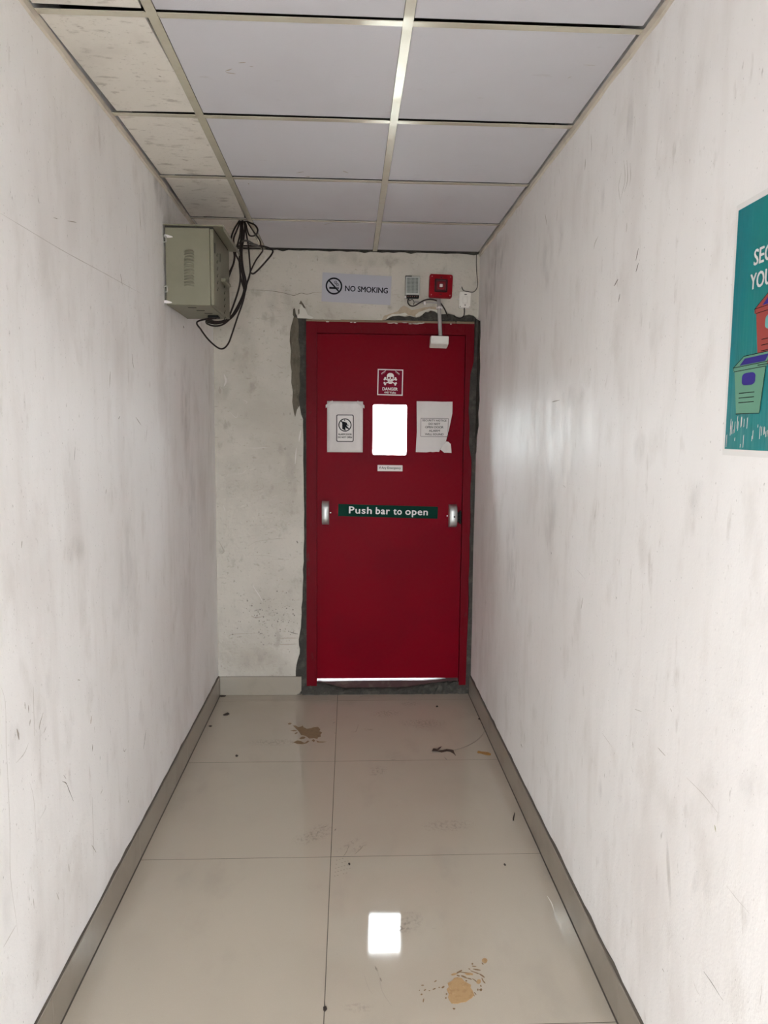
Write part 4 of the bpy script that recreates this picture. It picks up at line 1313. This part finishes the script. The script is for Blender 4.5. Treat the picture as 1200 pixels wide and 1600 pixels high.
DK, MD, FT_ = M_SCUFF, M_SCUFFMID, M_SCUFF2
for pts, w, mt_ in (
    ([(1100, 1518), (1112, 1535), (1126, 1557)], 0.0022, DK), ([(1126, 1557), (1131, 1564)], 0.0012, MD), ([(814, 1162), (816, 1168)], 0.005, DK), ([(910, 1180), (909.5, 1201)], 0.0018, MD),
    ([(989, 1159), (989.5, 1169)], 0.003, MD), ([(1028, 1168), (1040, 1181)], 0.0022, MD), ([(1073, 1215), (1098, 1240), (1122, 1270)], 0.002, FT_), ([(1117, 1289), (1119, 1300)], 0.004, mat('olive_scuff', (0.38, 0.37, 0.22), 0.8)),
    ([(1135, 1383), (1152, 1405), (1172, 1428)], 0.0014, FT_), ([(1035, 1513), (1038, 1519)], 0.0025, MD), ([(1083, 1530), (1088, 1545), (1094, 1556)], 0.0015, FT_), ([(941, 1145), (957, 1168)], 0.0016, FT_),
    ([(975, 250), (977, 280), (970, 312)], 0.0035, FT_), ([(980, 250), (981, 280), (976, 300)], 0.003, MD), ([(971, 270), (967, 292), (970, 318)], 0.003, FT_), ([(985, 255), (986, 275), (984, 290)], 0.003, FT_),
    ([(924, 210), (925, 236)], 0.003, MD), ([(915, 248), (914, 266)], 0.005, MD), ([(958, 228), (957, 242)], 0.003, FT_), ([(998, 388), (996, 397), (994, 407)], 0.0055, DK), ([(998, 411), (994, 425)], 0.006, DK),
    ([(966, 436), (960, 447)], 0.006, DK), ([(969, 459), (966.5, 472)], 0.005, DK), ([(980, 348), (979, 363)], 0.0035, MD), ([(935, 369), (930, 380), (928, 390)], 0.005, FT_), ([(852, 335), (855, 352)], 0.005, MD), ([(861, 862), (862, 866)], 0.004, DK),
    ([(911, 934), (908, 952)], 0.004, MD), ([(963, 932), (964, 936)], 0.003, DK), ([(884, 762), (880, 758)], 0.002, MD), ([(863, 628), (875, 625)], 0.004, MD), ([(772, 740), (769, 765)], 0.003, MD),
    ([(900, 888), (915, 905)], 0.0012, FT_), ([(992, 1108), (1003, 1112)], 0.002, FT_), ([(1048, 1107), (1050, 1112)], 0.003, MD), ([(1191, 1540), (1188, 1570)], 0.002, FT_),
):
    scuff('R', pts, w, mt_)
for pts, w, mt_ in (
    ([(52, 1073), (52.5, 1110), (53.5, 1150)], 0.0018, MD), ([(38.5, 1097), (39, 1108)], 0.004, MD), ([(44, 1102), (44.5, 1114)], 0.004, MD), ([(26, 1139), (28, 1147), (29.5, 1156)], 0.008, MD), ([(47, 1124), (46, 1134)], 0.004, MD),
    ([(228, 1141), (226, 1155), (224, 1171)], 0.004, DK), ([(142.5, 1118), (141.5, 1131)], 0.006, mat('rust_scuff', (0.33, 0.23, 0.14), 0.8)), ([(144.5, 1163), (144, 1174)], 0.006, MD), ([(97, 1221), (103, 1224), (108, 1236), (114.5, 1252)], 0.0032, DK),
    ([(99, 1211), (103, 1217)], 0.0022, MD), ([(63, 1140), (62, 1160), (63.5, 1205)], 0.0016, FT_), ([(46, 1222), (52, 1246), (55, 1290), (57, 1330)], 0.0014, FT_), ([(144, 1245), (145, 1290), (146.5, 1338)], 0.0022, MD),
    ([(2, 1075), (8, 1100), (9.5, 1165), (15, 1290), (16, 1370), (24, 1430), (28, 1462)], 0.0018, FT_), ([(160, 1233), (157, 1241)], 0.003, MD), ([(67, 1114), (62, 1131), (61, 1140)], 0.004, MD), ([(72, 1135), (68, 1145)], 0.003, MD),
    ([(45, 1160), (37, 1178), (25, 1192)], 0.0025, FT_), ([(192, 1168), (194, 1174), (197, 1170)], 0.003, MD), ([(201, 1250), (200, 1254)], 0.005, MD), ([(0, 333), (40, 357), (95, 390), (150, 420), (190, 442), (221, 459)], 0.0022, FT_),
    ([(105, 345), (119, 347.5)], 0.003, MD), ([(117, 698), (116, 719)], 0.003, DK), ([(207, 553), (207, 565), (209, 576)], 0.006, MD), ([(172, 580), (171, 606)], 0.005, MD), ([(188, 428), (191, 446)], 0.007, MD), ([(218, 330), (220, 360)], 0.007, FT_),
    ([(234, 596), (234, 606)], 0.005, MD), ([(59, 309), (61, 318)], 0.003, DK), ([(166, 764), (165, 772)], 0.004, MD), ([(34, 845), (33, 856)], 0.004, MD), ([(187, 650), (185, 655)], 0.004, DK), ([(212, 652), (220, 664)], 0.004, MD), ([(286, 509.5), (287.5, 512.5)], 0.012, DK),
    ([(62, 1280), (70, 1265), (72, 1258)], 0.0018, FT_), ([(5, 1480), (25, 1445)], 0.003, FT_), ([(230, 665), (228, 690)], 0.004, FT_), ([(143, 1320), (150, 1332)], 0.003, MD), ([(83, 340), (90, 342)], 0.002, MD),
    ([(107, 1350), (108, 1362)], 0.0035, MD), ([(88, 1395), (92, 1406)], 0.004, FT_), ([(52, 1404), (53, 1420)], 0.0025, MD), ([(121, 1062), (125, 1063)], 0.003, MD),
):
    scuff('L', pts, w, mt_)
for pts, w, mt_ in (
    ([(387, 453), (412, 453.5), (437, 456.5), (452, 460), (460, 461.5), (470, 458), (480, 459.5), (492, 457), (502.5, 457)], 0.0030, M_CRACK), ([(612, 461), (625, 460)], 0.003, MD), ([(360, 457), (372, 457)], 0.003, MD),
    ([(404, 496), (414, 499), (424, 496), (440, 494.5)], 0.003, MD), ([(352, 800), (349, 790)], 0.004, FT_), ([(388, 853), (402, 846), (430, 842), (445, 841)], 0.003, MD), ([(392, 868), (415, 868), (432, 871)], 0.002, MD),
    ([(343, 847), (348, 857), (350, 862), (345, 866)], 0.008, MD), ([(392, 962), (400, 965), (412, 963)], 0.012, MD), ([(452, 987), (458, 989), (466, 991)], 0.006, DK), ([(430, 998), (448, 997), (466, 997)], 0.007, MD),
    ([(430, 1006), (446, 1007), (464, 1006)], 0.010, MD), ([(358, 998), (360, 992), (380, 990), (410, 989)], 0.005, MD), ([(395, 912), (398, 920), (406, 932), (410, 940)], 0.005, FT_), ([(382, 700), (405, 700), (418, 699)], 0.003, FT_),
    ([(360, 741), (378, 740), (385, 734)], 0.0025, FT_), ([(390, 764), (402, 766), (411, 762), (410, 754)], 0.004, MD), ([(350, 585), (353, 595), (350, 604)], 0.012, FT_), ([(343, 605), (344, 615)], 0.018, MD), ([(432, 570), (440, 575), (446, 573)], 0.006, MD),
    ([(428, 610), (434, 611)], 0.003, MD), ([(427, 677), (436, 676.5)], 0.004, MD), ([(463.5, 845), (465.5, 849)], 0.008, DK), ([(357, 641), (365, 650), (370, 652), (372, 644)], 0.003, FT_), ([(378, 624), (386, 628), (384, 631)], 0.003, FT_),
    ([(412, 396), (416, 402), (409, 412), (406, 420)], 0.014, FT_), ([(465, 397), (467, 404)], 0.005, FT_), ([(470, 672), (467, 690)], 0.010, FT_), ([(463, 700), (461, 725)], 0.008, FT_),
):
    scuff('B', pts, w, mt_, 'crack' if mt_ is M_CRACK else 'scuff')
bm = bmesh.new()                                             # splashed specks low on the back wall
for q in range(150):
    px_, py_ = random.gauss(425, 30), random.gauss(968, 22)
    if not (346 < px_ < 462 and 900 < py_ < 1048):
        continue
    p = on('B', px_, py_)
    r = random.choice((0.0016, 0.0022, 0.003, 0.0042))
    poly(bm, ellipse(p.x, p.z, r, r * random.uniform(0.6, 1.3), 6), D - 0.0007, D - 0.0007)
me = ink('splash_speck', bm, M_SCUFF, wall_back)
me['kind'] = 'stuff'
for (px_, py_, r) in ((402, 863, 0.004), (436, 892, 0.004), (433, 907, 0.0035), (441, 905, 0.004), (442, 924, 0.005), (405, 530, 0.004), (434, 516, 0.004), (404.5, 805, 0.0035), (386, 815, 0.004), (346, 1041, 0.005), (411, 805, 0.003)):
    p = on('B', px_, py_)
    ink('chip', poly(bmesh.new(), ellipse(p.x, p.z, r, r * 1.3, 7), D - 0.0007, D - 0.0007), M_SCUFFMID, wall_back)
S_TAN, S_GREY, S_DARK = smear_mat('tan_smear', (0.50, 0.43, 0.35), 0.26, (16, 16, 10), 0.28, 0.75), smear_mat('grey_smear', (0.43, 0.41, 0.395), 0.16, (16, 16, 10), 0.28, 0.75), smear_mat('dark_smear', (0.27, 0.24, 0.215), 0.22, (16, 16, 10), 0.28, 0.75)
for pl, pts, mt_ in (
    ('R', (1045, 1365, 0.012, 0.085, -0.25), S_TAN), ('R', (1090, 1375, 0.02, 0.06, 0.4), S_GREY), ('R', (970, 1228, 0.022, 0.05, 0), S_TAN), ('R', (938, 1232, 0.022, 0.04, 0), S_GREY), ('R', (1165, 1235, 0.035, 0.04, 0), S_GREY),
    ('R', (895, 620, 0.14, 0.045, 0), S_DARK), ('R', (780, 400, 0.25, 0.10, 0), S_TAN), ('R', (855, 400, 0.10, 0.16, 0), S_GREY), ('R', (942, 310, 0.02, 0.06, 0), S_GREY), ('R', (875, 370, 0.06, 0.08, 0), S_GREY), ('R', (985, 190, 0.03, 0.08, 0), S_TAN),
    ('R', (765, 470, 0.22, 0.24, 0), S_TAN), ('R', (1000, 700, 0.05, 0.05, 0), S_GREY), ('R', (1090, 780, 0.04, 0.05, 0), S_GREY), ('R', (860, 800, 0.10, 0.20, 0), S_GREY), ('R', (800, 880, 0.16, 0.25, 0), S_GREY),
    ('L', (168, 1196, 0.014, 0.06, 0), S_GREY), ('L', (64, 1120, 0.035, 0.06, 0), S_TAN), ('L', (26, 1147, 0.018, 0.03, 0), S_GREY), ('L', (75, 1065, 0.03, 0.05, 0), S_GREY), ('L', (250, 280, 0.22, 0.13, 0), S_DARK), ('L', (262, 320, 0.22, 0.12, 0), S_GREY),
    ('L', (225, 320, 0.05, 0.10, 0), S_GREY), ('L', (150, 200, 0.10, 0.10, 0), S_GREY), ('L', (60, 1490, 0.07, 0.07, 0), S_GREY), ('L', (290, 640, 0.12, 0.30, 0), S_TAN), ('L', (120, 860, 0.08, 0.05, 0), S_TAN), ('L', (20, 1170, 0.02, 0.10, 0), S_GREY),
    ('L', (200, 900, 0.12, 0.25, 0), S_GREY), ('L', (300, 780, 0.12, 0.3, 0), S_GREY), ('L', (10, 1390, 0.03, 0.12, 0), S_GREY),
    ('B', (352, 600, 0.03, 0.09, 0), S_DARK), ('B', (440, 470, 0.10, 0.10, 0), S_TAN), ('B', (455, 740, 0.045, 0.22, 0), S_TAN), ('B', (400, 1030, 0.19, 0.08, 0), S_TAN), ('B', (560, 405, 0.35, 0.05, 0), S_TAN), ('B', (380, 560, 0.10, 0.2, 0), S_TAN),
):
    smudge(pl, pts, mt_)
# pencil-like marks on the ceiling tiles
for pts, w in (([(372, 98), (384, 97)], 0.006), ([(390, 103), (396, 104)], 0.006), ([(352, 111), (363, 107)], 0.006), ([(353, 113), (368, 115)], 0.007), ([(911, 101), (930, 102)], 0.003), ([(887, 122), (893, 119)], 0.003),
               ([(388, 286), (389, 288)], 0.006), ([(248, 118), (252, 120)], 0.008), ([(463, 270), (475, 268)], 0.008), ([(478, 276), (484, 276)], 0.010), ([(536, 267), (544, 270)], 0.008), ([(505, 351), (520, 348)], 0.006)):
    scuff('C', pts, w, M_SCUFFMID)

# ------------------------------------------------------------------ dirt lying on the floor


def floor_shape(pts, h, jag=0.0):
    """outline in pixels on the floor, raised by h"""
    P = [on('F', *p) for p in pts]
    c = sum(P, Vector()) / len(P)
    bm = bmesh.new()
    poly(bm, [(p.x - c.x, p.y - c.y) for p in P], h, 0.0002, lambda q, y: Vector((q[0] + random.uniform(-jag, jag), q[1] + random.uniform(-jag, jag), y)))
    return bm, c


def crop5(pts, f=7.5, o=(640, 1470)):
    return [(o[0] + x / f, o[1] + y / f) for x, y in pts]


# big tan mud print near the camera
main = crop5([(445, 500), (500, 470), (520, 440), (560, 430), (610, 440), (640, 475), (690, 505), (720, 520), (715, 555), (740, 590), (755, 640), (735, 670), (700, 690), (660, 720), (610, 725), (570, 738),
              (525, 740), (490, 735), (465, 700), (450, 665), (460, 630), (445, 595), (435, 570), (460, 545)])
c0 = on('F', 640 + 590 / 7.5, 1470 + 590 / 7.5)
t = thing('mud_stain', 'tan dried mud footprint on the floor tile nearest the camera', 'mud stain', (c0.x, c0.y, 0))


def mudbit(name, px_pts, material, h=0.0008, parent=t, c=c0):
    bm, cc = floor_shape(px_pts, h)
    o = mk(name, bm, material, parent)
    o.location = (cc.x - c.x, cc.y - c.y, 0)
    return o


mudbit('mud_cake', main, M_MUD, 0.0012)
for x, y, rx, ry, an in ((880, 232, 32, 30, 0), (700, 390, 52, 16, 0.1), (810, 480, 28, 30, 0), (835, 575, 18, 16, -0.5), (520, 395, 36, 12, -0.2), (580, 365, 40, 10, -0.5), (645, 375, 70, 5, 0.1), (760, 370, 60, 5, 0.35), (850, 410, 40, 8, 0.6),
                        (858, 465, 36, 7, 1.1), (640, 425, 40, 9, 0.4), (700, 445, 30, 6, 0.3), (765, 465, 36, 5, 0.6), (790, 340, 50, 7, 0.15), (755, 300, 30, 6, 0.1), (735, 272, 12, 10, 0), (700, 332, 14, 5, 0.3), (855, 270, 16, 6, 0.8),
                        (770, 620, 24, 5, 0.9), (835, 530, 12, 8, 1.2), (880, 490, 14, 5, 1.0), (665, 470, 12, 7, 0), (570, 410, 24, 8, 0.2), (740, 610, 50, 6, 1.1), (520, 797, 16, 9, 0), (425, 672, 10, 9, 0), (432, 625, 9, 8, 0), (800, 575, 9, 12, 0)):
    ca, sa = math.cos(an), math.sin(an)
    pts = [(x + rx * math.cos(q) * ca * random.uniform(0.8, 1.15) - ry * math.sin(q) * sa, y + rx * math.cos(q) * sa + ry * math.sin(q) * ca * random.uniform(0.75, 1.2)) for q in [2 * math.pi * i / 9 for i in range(9)]]
    mudbit('mud_crumb', crop5(pts), M_MUD if rx > 25 and ry > 11 else M_MUD2)
for x, y, rx, ry, an in ((303, 475, 18, 6, -0.5), (152, 523, 18, 6, 0), (180, 578, 16, 6, -0.6), (232, 586, 10, 4, 0), (288, 566, 20, 7, -0.4), (347, 548, 10, 6, 0), (392, 545, 20, 10, -0.5), (140, 630, 12, 9, -0.3), (162, 700, 7, 24, 0.2), (115, 582, 5, 5, 0)):
    ca, sa = math.cos(an), math.sin(an)
    pts = [(x + rx * math.cos(q) * ca - ry * math.sin(q) * sa, y + rx * math.cos(q) * sa + ry * math.sin(q) * ca) for q in [2 * math.pi * i / 8 for i in range(8)]]
    mudbit('mud_crumb', crop5(pts), M_MUD2)

# brown mud splash near the door
cr = lambda pts: [(320 + x / 5.4545, 1040 + y / 5.4545) for x, y in pts]
c1 = on('F', 320 + 900 / 5.4545, 1040 + 580 / 5.4545)
t2 = thing('mud_stain', 'brown ragged mud splash on the floor near the red door', 'mud stain', (c1.x, c1.y, 0))
mudbit('mud_cake', cr([(752, 512), (775, 512), (795, 526), (820, 522), (835, 512), (840, 526), (870, 540), (905, 535), (930, 526), (965, 524), (985, 545), (975, 560), (1000, 572), (985, 590), (990, 605), (965, 612), (960, 625), (930, 618), (890, 622),
                       (860, 600), (820, 590), (800, 560), (780, 540)]), M_MUD2, 0.0012, t2, c1)
for pts in ([(755, 655), (790, 638), (820, 645), (850, 660), (880, 640), (890, 645), (870, 662), (830, 670), (790, 668)], [(805, 622), (830, 606), (860, 608), (850, 622), (820, 628)], [(730, 556), (765, 550), (785, 556), (760, 560)],
            [(765, 580), (785, 568), (792, 574), (775, 584)], [(910, 640), (925, 628), (940, 638), (930, 652)], [(950, 640), (975, 648), (1035, 650), (1000, 656), (960, 655)], [(708, 495), (722, 488), (742, 492), (730, 501), (712, 502)]):
    mudbit('mud_crumb', cr(pts), M_MUD2, 0.0010, t2, c1)


def leaf_mesh(px_pts, lift, material, name, label):
    P = [on('F', *p) for p in px_pts]
    c = sum(P, Vector()) / len(P)
    bm = bmesh.new()
    top = [bm.verts.new((p.x - c.x, p.y - c.y, 0.0022 + lift * (0.5 + 0.5 * math.sin(i * 1.9)))) for i, p in enumerate(P)]
    bot = [bm.verts.new((v.co.x, v.co.y, max(0.0004, v.co.z - 0.0016))) for v in top]
    n = len(P)
    f1, f2 = bm.faces.new(top), bm.faces.new(bot)
    for i in range(n):
        bm.faces.new((top[i], top[(i + 1) % n], bot[(i + 1) % n], bot[i]))
    bmesh.ops.triangulate(bm, faces=[f1, f2])
    o = mk(name, bm, material)
    o.location = (c.x, c.y, 0)
    return tag(o, label, 'leaf')


c2 = lambda pts: [(660 + x / 5.4545, 1040 + y / 5.4545) for x, y in pts]
leaf_mesh(c2([(82, 735), (92, 718), (125, 716), (140, 702), (165, 700), (150, 714), (128, 728), (170, 732), (205, 722), (240, 718), (265, 728), (268, 746), (285, 772), (262, 752), (235, 746), (205, 736), (165, 742), (110, 740)]), 0.006, M_LEAFDARK,
          'dry_leaf', 'dark shrivelled leaf lying on the floor near the right skirting')
leaf_mesh(c2([(466, 742), (478, 734), (500, 736), (530, 738), (560, 746), (585, 756), (582, 766), (560, 770), (530, 764), (500, 750), (474, 750)]), 0.003, M_LEAFGOLD, 'dry_leaf', 'small golden dry leaf on the floor beside the right skirting')
for pts, lab in (
    (cr([(155, 423), (178, 412), (195, 405), (210, 415), (195, 424), (170, 426)]), 'dark dirt scrap on the floor below the back-left corner'),
    (cr([(122, 262), (150, 258), (182, 259), (170, 265), (140, 267)]), 'thin dark scrap tucked in the back-left floor corner'),
    (cr([(260, 770), (270, 764), (285, 770), (275, 778), (264, 777)]), 'tiny dark crumb near the left end of the far floor joint'),
    (cr([(32, 519), (48, 514), (62, 518), (48, 524)]), 'faint brown crumb beside the left skirting'),
    (c2([(115, 350), (126, 344), (134, 351), (122, 356)]), 'tiny dark crumb on the floor in front of the door'),
    (c2([(512, 493), (524, 488), (532, 495), (520, 502)]), 'dark crumb against the right skirting'),
    (c2([(475, 456), (486, 452), (495, 458), (484, 462)]), 'small brown crumb just left of the right skirting'),
    ([(544, 1350), (546.2, 1349.3), (547.3, 1351), (545.5, 1352.4)], 'small black pellet beside the centre floor joint'),
    ([(505, 1575), (509.5, 1573.8), (511, 1577.5), (508, 1581), (505, 1579)], 'black crumb on the centre joint at the nearest tiles'),
    ([(787, 1351), (789, 1350.5), (790.5, 1352.6), (788.6, 1353)], 'tiny dark crumb near the right end of the middle joint'),
    ([(801, 1280), (804, 1270), (804.6, 1272), (803, 1282), (801.4, 1283)], 'thin curved dark scrap near the right skirting'),
):
    bm, c = floor_shape(pts, 0.004)
    o = mk('dirt_crumb', bm, M_CRUMB, loc=(c.x, c.y, 0))
    tag(o, lab, 'dirt', 'bits of dirt on the floor')
cable('hair_strand', 'thin curved hair strand on the floor by the right skirting', [on('F', *p) + Vector((0, 0, 0.0012)) for p in c2([(540, 505), (530, 555), (500, 605), (440, 655), (360, 695), (270, 722)])], 0.0007, M_SCUFF, 'hair')
# shoe marks and scuffs on the tiles
M_FLS, M_FLM = mat('faint_floor_scuff', (0.335, 0.29, 0.235), 0.5), mat('brown_floor_scuff', (0.22, 0.185, 0.145), 0.6)
S_FOOT = smear_mat('shoe_dust', (0.24, 0.21, 0.18), 0.30, (90, 60, 1), 0.42, 0.70)
for pts in ((605, 1115, 0.10, 0.06, 0.4), (640, 1100, 0.06, 0.04, 0), (590, 1205, 0.05, 0.06, 0.2), (575, 1140, 0.04, 0.02, 0), (500, 1300, 0.06, 0.07, 0.3), (480, 1310, 0.06, 0.05, 0.3), (625, 1450, 0.03, 0.03, 0), (640, 1440, 0.05, 0.06, 0.2),
            (545, 1320, 0.02, 0.06, 0.8), (560, 1325, 0.02, 0.05, 0.8), (560, 1575, 0.05, 0.02, 0), (700, 1290, 0.12, 0.05, 0.3), (430, 1160, 0.15, 0.05, 0), (660, 1130, 0.14, 0.07, 0.1)):
    smudge('F', pts, S_FOOT, name='shoe_smudge')
for i in range(5):                                           # tread pattern
    for j in range(6):
        p = on('F', 523 + j * 4.6 + i * 0.8, 1369 - i * 6.2 - j * 1.2)
        if random.random() < 0.85:
            mk('tread_mark', poly(bmesh.new(), ellipse(p.x, p.y, 0.0032, 0.0018, 6), 0.0005, 0.0005, lambda q, y: Vector((q[0], q[1], y))), M_FLM, floor)
for pts, w, mt_ in (([(588, 1512), (592, 1525), (596, 1545), (602, 1558), (612, 1572)], 0.004, FT_), ([(586, 1510), (590, 1518)], 0.006, MD), ([(594, 1528), (596, 1534)], 0.005, MD), ([(568, 1520), (574, 1540), (582, 1554)], 0.003, FT_),
                    ([(535, 1340), (541, 1332), (546, 1320)], 0.003, MD), ([(554, 1335), (562, 1328), (568, 1321)], 0.004, MD), ([(506, 1293), (510, 1291)], 0.005, MD), ([(523, 1298), (525, 1295)], 0.007, DK),
                    ([(560, 1132), (556, 1143), (548, 1144)], 0.004, MD), ([(597, 1196), (603, 1222), (612, 1238)], 0.003, FT_), ([(604, 1189), (614, 1181), (640, 1176), (672, 1175)], 0.003, FT_), ([(520, 1130), (524, 1128.5)], 0.006, DK),
                    ([(522, 1145), (525, 1146)], 0.005, DK), ([(694, 1183), (699, 1188)], 0.005, DK), ([(610, 1187.5), (618, 1187)], 0.006, DK), ([(336, 1094), (420, 1093.5), (500, 1091)], 0.003, MD), ([(560, 1090), (572, 1087), (580, 1088)], 0.006, MD),
                    ([(672, 1452), (683, 1450)], 0.003, FT_), ([(620, 1456), (633, 1450)], 0.004, MD), ([(855, 1400), (862, 1412), (866, 1425)], 0.004, mat('pale_scrape', (0.68, 0.65, 0.60), 0.5))):
    scuff('F', pts, w, {FT_: M_FLS, MD: M_FLM}.get(mt_, mt_), 'floor_scuff')
